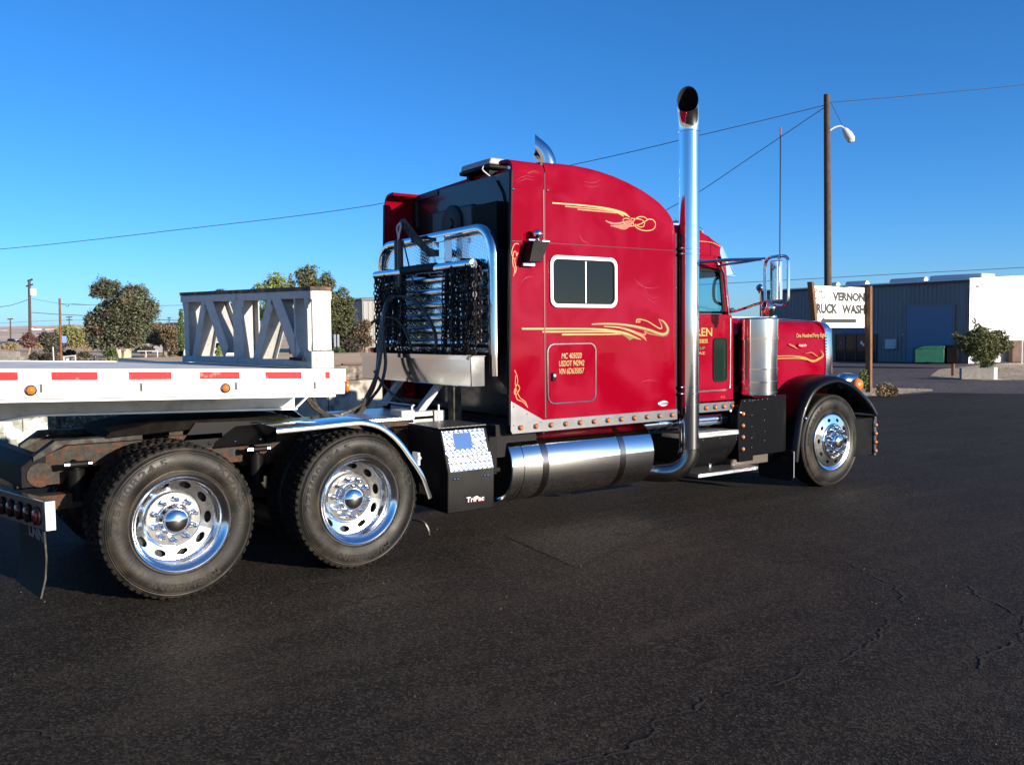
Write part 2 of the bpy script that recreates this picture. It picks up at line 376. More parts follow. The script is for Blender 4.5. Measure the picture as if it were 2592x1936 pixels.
def asphalt(name, base, dust, scale=1.0, crack=.0, rough=.78):
    m = bpy.data.materials.new(name); m.use_nodes = True; n = m.node_tree.nodes; l = m.node_tree.links; b = n['Principled BSDF']
    geo = n.new('ShaderNodeNewGeometry'); pos = geo.outputs['Position']
    def nz(s, d=6, dist=0, vec=None):
        t = n.new('ShaderNodeTexNoise'); t.inputs['Scale'].default_value = s; t.inputs['Detail'].default_value = d; t.inputs['Distortion'].default_value = dist
        l.new(vec or pos, t.inputs['Vector']); return t.outputs[0]
    def rng(o, a, b_, c=0, d=1):
        r = n.new('ShaderNodeMapRange'); r.inputs['From Min'].default_value = a; r.inputs['From Max'].default_value = b_
        r.inputs['To Min'].default_value = c; r.inputs['To Max'].default_value = d; l.new(o, r.inputs['Value']); return r.outputs[0]
    def mix(f, a, b_):
        x = n.new('ShaderNodeMix'); x.data_type = 'RGBA'; l.new(f, x.inputs[0])
        for i, c in ((6, a), (7, b_)):
            if isinstance(c, tuple): x.inputs[i].default_value = (*c, 1)
            else: l.new(c, x.inputs[i])
        return x.outputs[2]
    c = mix(rng(nz(.45, 5, .5), .35, .68), tuple(x*.72 for x in base), tuple(x*1.3 for x in base))
    c = mix(rng(nz(1.1, 6, 1.2), .55, .72, 0, .30), c, dust)
    c = mix(rng(nz(2.3, 3, .6), .60, .68, 0, .45), c, tuple(x*.5 for x in base))
    # streaks dragged along one direction
    mp = n.new('ShaderNodeMapping'); mp.inputs['Rotation'].default_value = (0, 0, R(-35)); mp.inputs['Scale'].default_value = (.35, 2.6, 1); l.new(pos, mp.inputs[0])
    c = mix(rng(nz(1.4, 5, .3, mp.outputs[0]), .50, .75, 0, .55), c, dust)
    # fine aggregate: dark pits, pale stones
    v = n.new('ShaderNodeTexVoronoi'); v.inputs['Scale'].default_value = 85*scale; l.new(pos, v.inputs['Vector'])
    c = mix(rng(v.outputs['Color'], .66, .72, 0, .8), c, tuple(x*2.8+.008 for x in base))
    c = mix(rng(v.outputs['Color'], .36, .30, 0, .7), c, tuple(x*.35 for x in base))
    v2 = n.new('ShaderNodeTexVoronoi'); v2.inputs['Scale'].default_value = 38*scale; l.new(pos, v2.inputs['Vector'])
    c = mix(rng(v2.outputs['Color'], .72, 1, 0, .6), c, tuple(x*.3 for x in base))
    c = mix(rng(nz(14*scale, 8, 1.5), .60, .72, 0, .55), c, tuple(x*.4 for x in base))
    c = mix(rng(nz(9*scale, 9, .4), .60, .75, 0, .5), c, dust)
    g = nz(60*scale, 3)
    c = mix(rng(g, .62, .74, 0, .55), c, tuple(min(1, x*2.0) for x in dust))
    c = mix(rng(nz(38*scale, 4), .30, .38, .7, 0), c, tuple(x*.35 for x in base))
    l.new(c, b.inputs['Base Color']); b.inputs['Roughness'].default_value = rough; b.inputs['Specular IOR Level'].default_value = .12
    bp = n.new('ShaderNodeBump'); bp.inputs['Strength'].default_value = .2 if scale > .4 else .08; bp.inputs['Distance'].default_value = .016
    ad = n.new('ShaderNodeMath'); ad.operation = 'ADD'; l.new(nz(52*scale, 10), ad.inputs[0]); l.new(v.outputs['Distance'], ad.inputs[1])
    l.new(ad.outputs[0], bp.inputs['Height']); l.new(bp.outputs[0], b.inputs['Normal'])
    return m
M['asph'] = asphalt('sealed_dark_asphalt', (.0178, .0142, .0104), (.056, .043, .029))
M['asph_old'] = asphalt('old_grey_asphalt', (.085, .070, .066), (.14, .115, .10), .5)
M['asph_patch'] = asphalt('asphalt_patch', (.0225, .0182, .0142), (.06, .047, .033))
M['dirt'] = mat('dry_sandy_dirt', (.64, .45, .27), .95, 0, 0, .1, noise_amt=.12, nscale=.6, col2=(.50, .38, .25), c2scale=.15, c2lo=.5, c2hi=.62)
M['dirt_patch'] = asphalt('pale_gravel_dirt', (.36, .27, .185), (.50, .40, .29), .3, rough=.95)

ground_sheet('ground', [(-3000, -3000), (3000, -3000), (3000, 3000), (-3000, 3000)], -.012, 'dirt')
ground_sheet('road', [(3, 5), (16, 9), (19, 10), (20, 44), (43, 60), (200, 60), (200, -60), (3, -60)], -.008, 'asph_old')
ground_sheet('parking_lot', [(-9, -60), (-9, 6.0), (9, 6.0), (19.5, 6.6), (22.3, 6.3), (23.8, 4.2), (60, -22), (60, -60)], -.004, 'asph')
ground_sheet('dirt_verge', [(18.6, 6.75), (19.6, 6.55), (20.6, 6.6), (22.9, 6.7), (23.6, 7.1), (23.3, 8.3), (21.5, 9.3), (18, 9.5), (14, 8.6), (12, 7.2)], .0, 'dirt_patch')
ground_sheet('dirt_bank', [(29.1, 8.5), (30.2, 7.6), (34, 3.0), (44, -6), (60, -10), (60, 15.2), (43.5, 15.2), (36, 14), (30.5, 11.2)], .0, 'dirt_patch')
ground_sheet('far_road', [(14, 46), (60, 52), (60, 57), (18, 52), (6, 66), (4, 64)], .0, 'asph_old')
# hairline cracks and one older repair patch
rnd = random.Random(3)
def crack(pts, w):
    P = []
    for i in range(len(pts)-1):
        a = Vector((*pts[i], 0)); b = Vector((*pts[i+1], 0)); k = max(2, int((b-a).length/.035))
        for j in range(k):
            t = j/k; q = a.lerp(b, t); P.append(q+Vector((rnd.gauss(0, .011), rnd.gauss(0, .011), 0)))
    v = []; n = len(P)
    for i, p in enumerate(P):
        t = (P[min(i+1, n-1)]-P[max(i-1, 0)]).normalized(); q = Vector((-t.y, t.x, 0))*w*1.35*rnd.uniform(.1, 1.0)
        v += [(p.x+q.x, p.y+q.y, .0), (p.x-q.x, p.y-q.y, .0)]
    return v, [(2*i, 2*i+1, 2*i+3, 2*i+2) for i in range(n-1)]
M['crackm'] = mat('open_pavement_crack', (.010, .009, .008), .95)
cm = MB()
for pts, w in [
    ([(.45, -4.56), (.66, -4.57), (.77, -4.59), (.88, -4.64), (1.02, -4.63), (1.15, -4.61), (1.24, -4.52), (1.39, -4.49), (1.47, -4.52), (1.66, -4.46)], .010),
    ([(1.73, -4.51), (1.86, -4.47), (2.02, -4.55), (2.18, -4.57), (2.34, -4.51), (2.47, -4.52), (2.62, -4.57), (2.87, -4.51), (3.13, -4.45), (3.5, -4.26)], .008),
    ([(4.9, -1.0), (4.48, -1.18), (4.28, -1.59), (4.42, -1.76), (4.57, -2.07), (4.6, -2.22), (4.42, -2.61), (4.36, -3.03), (4.42, -3.32), (4.23, -3.66), (4.14, -3.91), (3.73, -4.24)], .008),
    ([(4.45, -3.39), (4.49, -3.69), (4.52, -3.96), (4.52, -4.23), (4.33, -4.42), (4.26, -4.57), (4.12, -4.78), (3.68, -4.98), (3.42, -4.96), (3.25, -4.98), (3.05, -5.06)], .009),
    ([(1.01, -4.02), (1.27, -3.98), (1.5, -4.2), (1.87, -4.15), (2.12, -4.15), (2.34, -4.12), (2.67, -4.1)], .005),
    ([(-1.4, -2.7), (-1.23, -2.82), (-1.1, -2.92), (-1.05, -3.07), (-.85, -3.16), (-.74, -3.33), (-.55, -3.48), (-.51, -3.58), (-.44, -3.67), (-.37, -3.77), (-.16, -3.77), (.02, -3.81), (.24, -3.88), (.56, -3.96), (.82, -3.96)], .008),
    ([(-.77, -3.56), (-.73, -3.43), (-.74, -3.33)], .003),
    ([(1.2, -4.61), (1.3, -4.8), (1.5, -4.9), (1.65, -5.1)], .004),
    ([(.1, -3.85), (.2, -4.1), (.45, -4.2), (.5, -4.4)], .003),
    ([(2.3, -3.3), (3.0, -3.1), (3.6, -2.7), (4.3, -2.9)], .003),
    ([(6.0, -2.9), (6.6, -2.2), (7.5, -2.0), (8.4, -1.2)], .006)]:
    v, f = crack(pts, w); cm.add(v, f)
B(cm, 'pavement_crack', 'crackm', smooth=False, kind='structure')
ground_sheet('asphalt_patch', [(2.81, -.97), (4.18, -.87), (4.16, -1.5), (3.1, -2.0), (2.64, -2.2)], .0, 'asph_patch')
# loose stones and scraps on the lot
pm = MB()
for i in range(170):
    x = rnd.uniform(-2.2, 9); y = rnd.uniform(-5.6, .5) if x < 3 else rnd.uniform(-5.6, -1.4); s = rnd.uniform(.002, .005)*(1+abs(y+5.6)*.12)
    a = rnd.uniform(0, 6.28)
    pm.add([(x+s*math.cos(a), y+s*math.sin(a), -.004), (x+s*math.cos(a+2.1), y+s*math.sin(a+2.1), -.004), (x+s*math.cos(a+4.2), y+s*math.sin(a+4.2), -.004), (x, y, s*.8)], [(0, 1, 3), (1, 2, 3), (2, 0, 3)])
B(pm, 'gravel', 'pebble', smooth=False, kind='stuff')

# hills on the horizon, left
def hill():
    mb = MB(); nx, ny = 90, 10; v = []
    for i in range(nx):
        a = R(-62+i*62/(nx-1)*1.55)            # azimuth from +Y towards +X
        for j in range(ny):
            d = 420+j*130; h = max(0, (j/(ny-1)))**.7*(19+9*noise.noise(Vector((i*.12, j*.2, 2)))+3*noise.noise(Vector((i*.5, j, 5)))) if j else -.5
            v.append((math.sin(a)*d, math.cos(a)*d, h))
    mb.add(v, [(i*ny+j, (i+1)*ny+j, (i+1)*ny+j+1, i*ny+j+1) for i in range(nx-1) for j in range(ny-1)])
    return B(mb, 'hills', mat('scrubby_desert_hill', (.66, .50, .36), .95, noise_amt=.2, nscale=.02, col2=(.42, .34, .23), c2scale=.09, c2lo=.5, c2hi=.62), kind='structure')
hill()

# ------------------------------------------------------------------ the tractor
T = thing('semi_truck', 'red long-nose sleeper tractor with chrome stacks and amber side lights, parked on dark asphalt', 'truck', (3.2, 0, 0))

def body_section(x, zt, hw=1.2, zb=1.02, rc=.10, n=5, crown=.03):
    pts = [(x, -hw, zb), (x, -hw, zt-rc)]
    for i in range(1, n+1):
        a = math.pi/2*i/n; pts.append((x, -hw+rc*(1-math.cos(a)), zt-rc+rc*math.sin(a)))
    pts.append((x, 0, zt+crown))
    for i in range(n, 0, -1):
        a = math.pi/2*i/n; pts.append((x, hw-rc*(1-math.cos(a)), zt-rc+rc*math.sin(a)))
    pts += [(x, hw, zt-rc), (x, hw, zb)]
    return pts
mb = MB()
roofline = [(3.125, 3.275), (3.35, 3.283), (3.51, 3.283), (3.66, 3.274), (3.80, 3.259), (3.98, 3.228), (4.15, 3.186), (4.30, 3.139), (4.43, 3.085), (4.53, 3.035), (4.616, 2.975), (4.665, 2.925), (4.695, 2.87), (4.708, 2.80), (4.712, 2.72)]
secs = [body_section(x, z, 1.2 if x < 4.66 else 1.2-(x-4.66)*.25, rc=.10) for x, z in roofline]
secs[-1] = body_section(4.712, 2.70, 1.183, rc=.06)
mb.loft(secs)
slp = B(mb, 'sleeper_body', 'red', T, ang=30)
# side extenders with curled roof lips
for s in (-1, 1):
    w = []
    prof_o = [(1.2, 1.0), (1.2, 3.165)]+[(1.2-.10*(1-math.cos(R(a))), 3.165+.10*math.sin(R(a))) for a in (20, 40, 60, 80)]+[(1.02, 3.272), (.985, 3.262)]
    prof_i = [(p[0]-.028, p[1]-(.0 if p[1] < 3.1 else .004)) for p in prof_o[:2]]+[(1.172-.078*(1-math.cos(R(a))), 3.160+.080*math.sin(R(a))) for a in (20, 40, 60, 80)]+[(1.02, 3.243), (.99, 3.236)]
    poly = [(s*y, z) for y, z in prof_o]+[(s*y, z) for y, z in prof_i[::-1]]
    mb = MB(); n = len(poly)
    def xr(z): return 2.732+.055*max(0, (z-1.2)/2.07)**1.3
    v = [(xr(z), y, z) for y, z in poly]+[(3.117, y, z) for y, z in poly]
    mb.add(v, [tuple(range(n))[::-1], tuple(range(n, 2*n))]+[(i, (i+1) % n, n+(i+1) % n, n+i) for i in range(n)])
    wing = B(mb, 'side_extender', 'red', T, ang=30)
    mb = MB(); mb.prism([(xr(1.2)-.012, 1.0), (xr(1.2)-.012, 1.2), (xr(2.4)-.012, 2.4), (xr(3.16)-.012, 3.16), (xr(3.16)+.0, 3.16), (xr(2.4), 2.4), (xr(1.2), 1.2), (xr(1.0), 1.0)], 'Y', s*1.204 if s < 0 else s*1.17, s*1.17 if s < 0 else s*1.204)
    B(mb, 'edge_shade_strip', 'satin', wing)  # black strip painted in for the shade on the rear-facing wing edge
mb = MB(); mb.box(3.10, 3.122, -1.168, 1.168, .9, 3.26); rearwall = B(mb, 'rear_wall', 'dark', T)
# roof rear edge, cable, cooling unit and fan on the rear wall
mb = MB(); mb.box(3.03, 3.098, -.16, .62, 2.62, 3.03); B(mb, 'cooling_unit', 'ac', rearwall, bev=.02)
mb = MB(); mb.box(3.02, 3.098, -.60, -.17, 2.60, 3.00); B(mb, 'vent_grille', 'void', rearwall, bev=.01)
mb = MB(); mb.lathe([(.001, 2.985), (.05, 2.985), (.055, 3.0), (.17, 3.0), (.185, 3.01), (.185, 3.05)], 'X', (0, .20, 2.87), 28); B(mb, 'fan_shroud', 'fan', rearwall)
mb = MB(); mb.box(3.088, 3.098, .60, 1.06, 3.21, 3.262); mb.box(3.088, 3.098, 1.03, 1.075, 2.93, 3.208); B(mb, 'corner_strip', 'ac', rearwall)
mb = MB(); mb.tube(smooth_path([(3.09, -.50, 3.2), (3.09, -.62, 3.0), (3.09, -.60, 2.6), (3.08, -.66, 2.2), (3.09, -.63, 1.6)]), .008, 6); B(mb, 'cable', 'void', rearwall)
mb = MB(); mb.box(3.085, 3.098, -1.08, -.98, 3.0, 3.08); B(mb, 'wall_tag', 'alu', rearwall)
# low profile light bar on the roof
mb = MB(); mb.box(3.02, 3.24, -.48, .06, 3.315, 3.355); lb = B(mb, 'beacon_bar', 'satin', T, bev=.015)
mb = MB(); mb.prism([(3.03, 3.357), (3.23, 3.357), (3.20, 3.415), (3.05, 3.415)], 'Y', -.47, .05); B(mb, 'clear_cover', mat('clear_dusty_cover', (.28, .28, .28), .25, 0), lb, bev=.012)
mb = MB(); mb.tube(smooth_path([(3.01, -.40, 3.34), (2.99, -.42, 3.30), (3.08, -.41, 3.25)]), .006, 6); B(mb, 'bar_cable', 'insul', lb)
for yy in (-.40, -.04): B(MB().box(3.06, 3.18, yy-.02, yy+.02, 3.27, 3.314), 'bar_foot', 'satin', lb)

# body seams and rivets (near side)
mb = MB(); mb.box(3.118, 3.124, -1.2015, -1.19, 1.03, 3.17); mb.box(2.76, 4.708, -1.2015, -1.19, 2.564, 2.569)
B(mb, 'panel_seam', 'dark', slp)
mb = MB(); mb.box(3.100, 3.112, -1.205, -1.199, 1.04, 3.02); B(mb, 'seam_moulding', 'red_plain', slp)
rv = MB()
def rivets(pts, r=.005):
    for x, z in pts:
        rv.add([(x-r, -1.2, z), (x, -1.2, z-r), (x+r, -1.2, z), (x, -1.2, z+r), (x, -1.2-r*.7, z)], [(0, 1, 4), (1, 2, 4), (2, 3, 4), (3, 0, 4)])
rivets([(3.17+i*.062, 2.592) for i in range(25)]); rivets([(3.23+i*.072, 2.482) for i in range(10)]); rivets([(3.2+i*.075, 1.985) for i in range(10)])
rivets([(3.135+i*.08, 1.935) for i in range(20)]); rivets([(3.135, 1.1+i*.072) for i in range(20)]); rivets([(3.14, 2.62+i*.07) for i in range(8)])
rivets([(3.085, 1.1+i*.1) for i in range(14)]); rivets([(3.7+i*.082, 1.50) for i in range(12)]); rivets([(3.1+i*.055, 1.06) for i in range(29)])
rivets([(3.2+i*.07, 1.705) for i in range(7)]); rivets([(2.77, 1.3+i*.1) for i in range(18)]); rivets([(2.80+i*.06, 2.05) for i in range(5)]); rivets([(4.69, 1.1+i*.075) for i in range(20)])
B(rv, 'rivet_row', 'red_plain', slp, smooth=False, kind='stuff')
for x, z in ((2.785, 3.0), (3.15, 3.02), (4.705, 2.86)): B(MB().sphere((x, -1.205, z), .013, 8, 6), 'cap_bolt', 'chrome', slp)
# stainless skirt with twelve lamps
mb = MB(); mb.prism([(2.745, .925), (4.712, .925), (4.712, 1.03), (3.075, 1.03), (2.735, 1.21), (2.727, .955)], 'Y', -1.212, -1.203); sk = B(mb, 'skirt_panel', 'skirt', T, bev=.003)
mb = MB(); mb.box(2.74, 4.712, -1.2, -1.14, .93, 1.02); mb.box(2.74, 4.712, 1.14, 1.2, .93, 1.02); mb.box(3.10, 3.13, -1.14, 1.14, .93, 1.02); B(mb, 'floor_rail', 'grime', T)
for i in range(12): lamp(sk, 2.829+i*(4.633-2.829)/11, -1.2125, .9775, .019)
mb = MB()
for x, z in ((2.76, 1.16), (2.76, 1.0), (2.90, 1.09), (3.05, 1.01)): mb.sphere((x, -1.213, z), .006, 6, 4)
B(mb, 'skirt_screw', 'chrome', sk, kind='stuff')
# window
win = MB(); win.ring(rrect(3.165, 3.937, 2.008, 2.465, .075), rrect(3.195, 3.907, 2.04, 2.432, .055), 'Y', -1.218, -1.2); wf = B(win, 'sleeper_window', mat('white_anodised_frame', (.78, .78, .74), .35, .35), T, bev=.004)
mb = MB(); mb.prism(rrect(3.193, 3.909, 2.038, 2.434, .055), 'Y', -1.206, -1.2005); B(mb, 'window_pane', 'glass_dark', wf, smooth=False)
mb = MB(); mb.ring(rrect(3.196, 3.906, 2.041, 2.431, .054), rrect(3.206, 3.896, 2.051, 2.421, .048), 'Y', -1.213, -1.2062); B(mb, 'window_seal', 'satin', wf)
mb = MB(); mb.box(3.560, 3.572, -1.212, -1.206, 2.039, 2.433); B(mb, 'window_divider', 'alu', wf)
# luggage door
mb = MB(); mb.ring(rrect(3.128, 3.688, 1.157, 1.693, .075), rrect(3.141, 3.675, 1.170, 1.680, .066), 'Y', -1.210, -1.2); dr = B(mb, 'luggage_door', 'chrome_dull', T, bev=.003)
mb = MB(); mb.prism(rrect(3.142, 3.674, 1.171, 1.679, .066), 'Y', -1.204, -1.2003); B(mb, 'door_panel', 'red', dr, smooth=False)
mb = MB(); mb.box(3.170, 3.212, -1.226, -1.204, 1.365, 1.435); lk = B(mb, 'door_latch', 'satin', dr, bev=.006)
mb = MB(); mb.lathe([(.001, -1.238), (.013, -1.236), (.015, -1.226)], 'Y', (3.190, 0, 1.412), 12); B(mb, 'latch_button', 'insul', lk)
for txt, cx, z, w in (('MC 405020', 3.403, 1.556, .228), ('USDOT 942942', 3.403, 1.489, .285), ('VIN 6D635057', 3.403, 1.420, .285)):
    text_on_side(txt, cx-w/2+.004, z-.004, .05, w, -1.2046, 'dark', dr, 'lettering_shadow', bold=.02, shear=.18)
    text_on_side(txt, cx-w/2, z, .05, w, -1.2052, 'cream', dr, 'lettering', bold=.0, shear=.18)
# badge
mb = MB(); mb.lathe([(.0001, -1.208), (.85, -1.208), (1., -1.202)], 'Y', (0, 0, 0), 28); mb.xf(lambda p: (4.53+p.x*.068, p.y, 1.093+p.z*.031)); bd = B(mb, 'oval_badge', 'alu', T)
text_on_side('unibilt', 4.482, 1.082, .024, .096, -1.2092, 'ink', bd, bold=.02)
# pinstripes
Y1 = -1.2022
def strp(pts, w, m='gold', y=Y1, par=None):
    if m in ('gold', 'gold_dark', 'orange') and y > -1.2025 and par is None:
        ribbon(pts, [q+.006 for q in w] if isinstance(w, list) else w+.006, -1.2010, 'dark', slp, 'pinstripe_outline')
    return ribbon(pts, w, y, m, par or slp)
s2a = [(2.864, 1.824), (3.096, 1.822), (3.43, 1.82), (3.736, 1.813), (3.917, 1.794), (4.056, 1.769), (4.15, 1.74), (4.245, 1.712)]
strp(s2a, [.017, .017, .017, .018, .024, .032, .026, .004], 'gold', -1.2020); strp(s2a, [.008, .008, .009, .01, .01, .008, .005, .002], 'cream', -1.2026)
mb = MB(); mb.prism([(3.89, 1.797), (3.99, 1.776), (4.10, 1.752), (4.245, 1.710), (4.19, 1.716), (4.15, 1.726), (4.098, 1.709), (4.056, 1.737), (4.0, 1.762)], 'Y', -1.2023, -1.2); B(mb, 'pinstripe', 'gold_dark', slp, smooth=False)
s = [(3.082, 1.796), (3.345, 1.794), (3.604, 1.793), (3.872, 1.79), (3.963, 1.777)]; strp(s, .016, 'gold', -1.2018); strp(s, [.009, .009, .009, .006, .002], 'cream', -1.2028)
s = [(3.297, 1.769), (3.516, 1.769), (3.781, 1.768), (4.0, 1.769)]; strp(s, .015, 'gold', -1.2018); strp(s, [.008, .008, .006, .002], 'cream', -1.2028)
s = [(3.639, 1.858), (3.782, 1.861), (3.964, 1.857), (4.15, 1.838), (4.342, 1.802), (4.459, 1.769), (4.529, 1.757), (4.579, 1.771), (4.594, 1.807), (4.569, 1.851), (4.529, 1.884), (4.469, 1.905)]
strp(s, [.010, .016, .022, .03, .036, .042, .046, .05, .044, .034, .022, .004], 'gold_dark', -1.2024); strp([(x, z+.004) for x, z in s], [.006, .010, .012, .010, .009, .010, .012, .012, .010, .008, .006, .002], 'cream', -1.2030)
s = [(3.781, 1.84), (3.964, 1.829), (4.103, 1.8), (4.226, 1.76), (4.284, 1.731), (4.313, 1.699)]; strp(s, [.007, .016, .028, .034, .03, .004], 'orange', -1.2019); strp(s, [.005, .009, .012, .008, .004, .001], 'cream', -1.2029)
strp([(4.188, 1.873), (4.189, 1.898), (4.227, 1.905), (4.323, 1.887), (4.42, 1.844), (4.479, 1.819), (4.514, 1.822), (4.499, 1.866), (4.469, 1.905)], [.02, .014, .012, .010, .012, .014, .012, .008, .004], 'gold', -1.2017)
strp([(4.20, 1.880), (4.235, 1.884)], .022, 'orange', -1.2031)
strp([(4.188, 1.782), (4.265, 1.76), (4.303, 1.767), (4.284, 1.795), (4.313, 1.781), (4.361, 1.766), (4.499, 1.743)], [.016, .022, .018, .006, .012, .010, .002], 'orange', -1.2017)
s = [(3.201, 2.916), (3.488, 2.919), (3.737, 2.916), (3.908, 2.902), (4.039, 2.878), (4.11, 2.847)]; strp(s, [.012, .014, .016, .024, .030, .004], 'gold', -1.2018); strp(s, [.008, .009, .010, .006, .004, .001], 'cream', -1.2028)
s = [(3.343, 2.897), (3.57, 2.898), (3.779, 2.898), (3.925, 2.89), (4.03, 2.855)]; strp(s, [.010, .011, .013, .016, .012], 'gold', -1.2016); strp(s, [.007, .007, .006, .003, .001], 'orange', -1.2032)
s = [(3.482, 2.88), (3.653, 2.88), (3.822, 2.88), (3.943, 2.878)]; strp(s, .011, 'gold', -1.2020); strp(s, .006, 'orange', -1.2034)
for s, w in (([(4.1, 2.767), (4.172, 2.778), (4.244, 2.799), (4.29, 2.821), (4.354, 2.849), (4.409, 2.839), (4.432, 2.803), (4.409, 2.761), (4.335, 2.739), (4.244, 2.742), (4.181, 2.765), (4.149, 2.796), (4.163, 2.83), (4.217, 2.86), (4.281, 2.864), (4.335, 2.844)], .009),
             ([(4.118, 2.841), (4.172, 2.841), (4.244, 2.839), (4.29, 2.815), (4.276, 2.777), (4.226, 2.768), (4.172, 2.791)], .008), ([(4.101, 2.836), (4.047, 2.836), (4.021, 2.821), (4.03, 2.799), (4.065, 2.781)], .007)):
    strp(s, w, 'cream', -1.2021)
for i, s in enumerate([[(3.809, 2.801), (3.864, 2.785), (3.933, 2.78), (4.021, 2.798), (4.127, 2.828)], [(3.868, 2.76), (3.942, 2.758), (4.03, 2.779), (4.136, 2.822)], [(3.925, 2.75), (3.994, 2.751), (4.074, 2.775), (4.145, 2.816)], [(3.972, 2.74), (4.038, 2.742), (4.1, 2.77), (4.154, 2.813)]]):
    strp(s, [.008, .018, .02, .016, .008], 'orange', -1.2019-.0003*i)
for s in ([(2.838, 2.543), (2.803, 2.544), (2.782, 2.521), (2.766, 2.477), (2.769, 2.443), (2.795, 2.415), (2.813, 2.445), (2.805, 2.478), (2.787, 2.473), (2.778, 2.443), (2.774, 2.404), (2.777, 2.366), (2.794, 2.323), (2.781, 2.269)],
          [(2.831, 2.47), (2.807, 2.43), (2.795, 2.405), (2.8, 2.371), (2.809, 2.333), (2.797, 2.294)],
          [(2.782, 1.472), (2.805, 1.424), (2.812, 1.365), (2.782, 1.31), (2.776, 1.272), (2.80, 1.265), (2.833, 1.316), (2.805, 1.348), (2.786, 1.302), (2.804, 1.224), (2.86, 1.198), (2.907, 1.157)],
          [(2.793, 1.425), (2.790, 1.333), (2.832, 1.238), (2.888, 1.197), (2.916, 1.141)]):
    strp(s, [.010, .008, .009, .012, .008], 'orange', -1.2027); strp(s, .0035, 'cream', -1.2035)
M['scratch'] = mat('wash_scratch', (.235, .010, .032), .55)
rs = random.Random(9)
for x, z_, L_, a_, c_ in ((2.84, 3.07, .20, 8, .03), (2.95, 3.14, .14, 5, .02), (3.55, 3.13, .22, 8, -.03), (3.5, 2.66, .14, -35, -.03), (4.15, 2.30, .35, -12, -.05), (4.3, 2.20, .22, -30, -.05), (2.88, 2.22, .14, 20, .02), (4.25, 1.30, .22, 2, .01)):
    for q in range(2):
        aa = R(a_+rs.uniform(-6, 6)); ox, oz = rs.uniform(-.02, .02), rs.uniform(-.02, .02); dx, dz = math.cos(aa), math.sin(aa)
        ribbon([(x+ox+dx*L_*t-dz*c_*4*t*(1-t), z_+oz+dz*L_*t+dx*c_*4*t*(1-t)) for t in (0, .25, .5, .75, 1)], [.0005, .0016, .0020, .0014, .0004], -1.20035-.00005*q, 'scratch', slp, 'paint_scratch')
# chrome ball spotlight on a black wedge bracket
mb = MB(); mb.prism([(2.852, 2.385), (2.978, 2.385), (3.066, 2.56), (2.90, 2.56)], 'Y', -1.335, -1.205); bk = B(mb, 'light_bracket', 'satin', T, bev=.004)
mb = MB(); mb.box(2.99, 3.07, -1.335, -1.21, 2.561, 2.569); B(mb, 'bracket_shelf', 'alu', bk)
mb = MB(); mb.box(2.850, 2.975, -1.25, -1.206, 2.355, 2.384); B(mb, 'licence_light', 'chrome_dull', bk, bev=.003)
mb = MB(); mb.sphere((2.985, -1.275, 2.628), .046, 20, 14); sp = B(mb, 'ball_spotlight', 'chrome', T)
mb = MB(); mb.lathe([(.022, 2.562), (.024, 2.575), (.012, 2.585), (.012, 2.60)], 'Z', (2.985, -1.275, 0), 12); mb.box(2.90, 2.97, -1.27, -1.24, 2.571, 2.583); B(mb, 'ball_base', 'chrome', sp)

# ---- cab
cabM = MB()
# side walls with a window opening: pillars and sill are separate slabs
for s in (-1, 1):
    a, b_ = (s*1.05, s*1.015) if s < 0 else (s*1.015, s*1.05)
    cabM.prism([(4.80, 1.06), (5.70, 1.06), (5.70, 1.90), (5.66, 1.96), (4.80, 1.96)], 'Y', a, b_)
    cabM.prism([(5.575, 1.9602), (5.66, 1.9602), (5.575, 2.44), (5.50, 2.48), (5.47, 2.43), (5.505, 2.40)], 'Y', a, b_)
    cabM.prism([(4.80, 2.4302), (5.469, 2.4302), (5.50, 2.4802), (5.45, 2.56), (4.80, 2.56)], 'Y', a, b_)
    cabM.box(4.80, 4.93, a, b_, 1.9602, 2.43)
cabM.box(4.80, 4.83, -1.01, 1.01, 1.06, 2.5)
cabM.box(5.66, 5.70, -1.01, 1.01, 1.06, 1.90)
cab = B(cabM, 'cab_body', 'red', T, bev=.008)
# cab roof fairing
mb = MB(); secs = []
for x, z, hw in [(4.80, 2.86, 1.02), (5.0, 2.85, 1.02), (5.18, 2.835, 1.02), (5.30, 2.815, 1.01), (5.42, 2.78, 1.0), (5.50, 2.745, .99), (5.57, 2.70, .98), (5.62, 2.65, .96), (5.645, 2.58, .95)]:
    secs.append(body_section(x, z, hw, zb=2.562 if x < 5.6 else 2.55, rc=.09 if z > 2.7 else .04, crown=.04))
mb.loft(secs); B(mb, 'cab_roof', 'red', T, ang=30)
strp([(5.05, 2.705), (5.238, 2.70), (5.41, 2.694), (5.53, 2.657)], .008, 'gold', -1.0245, cab)
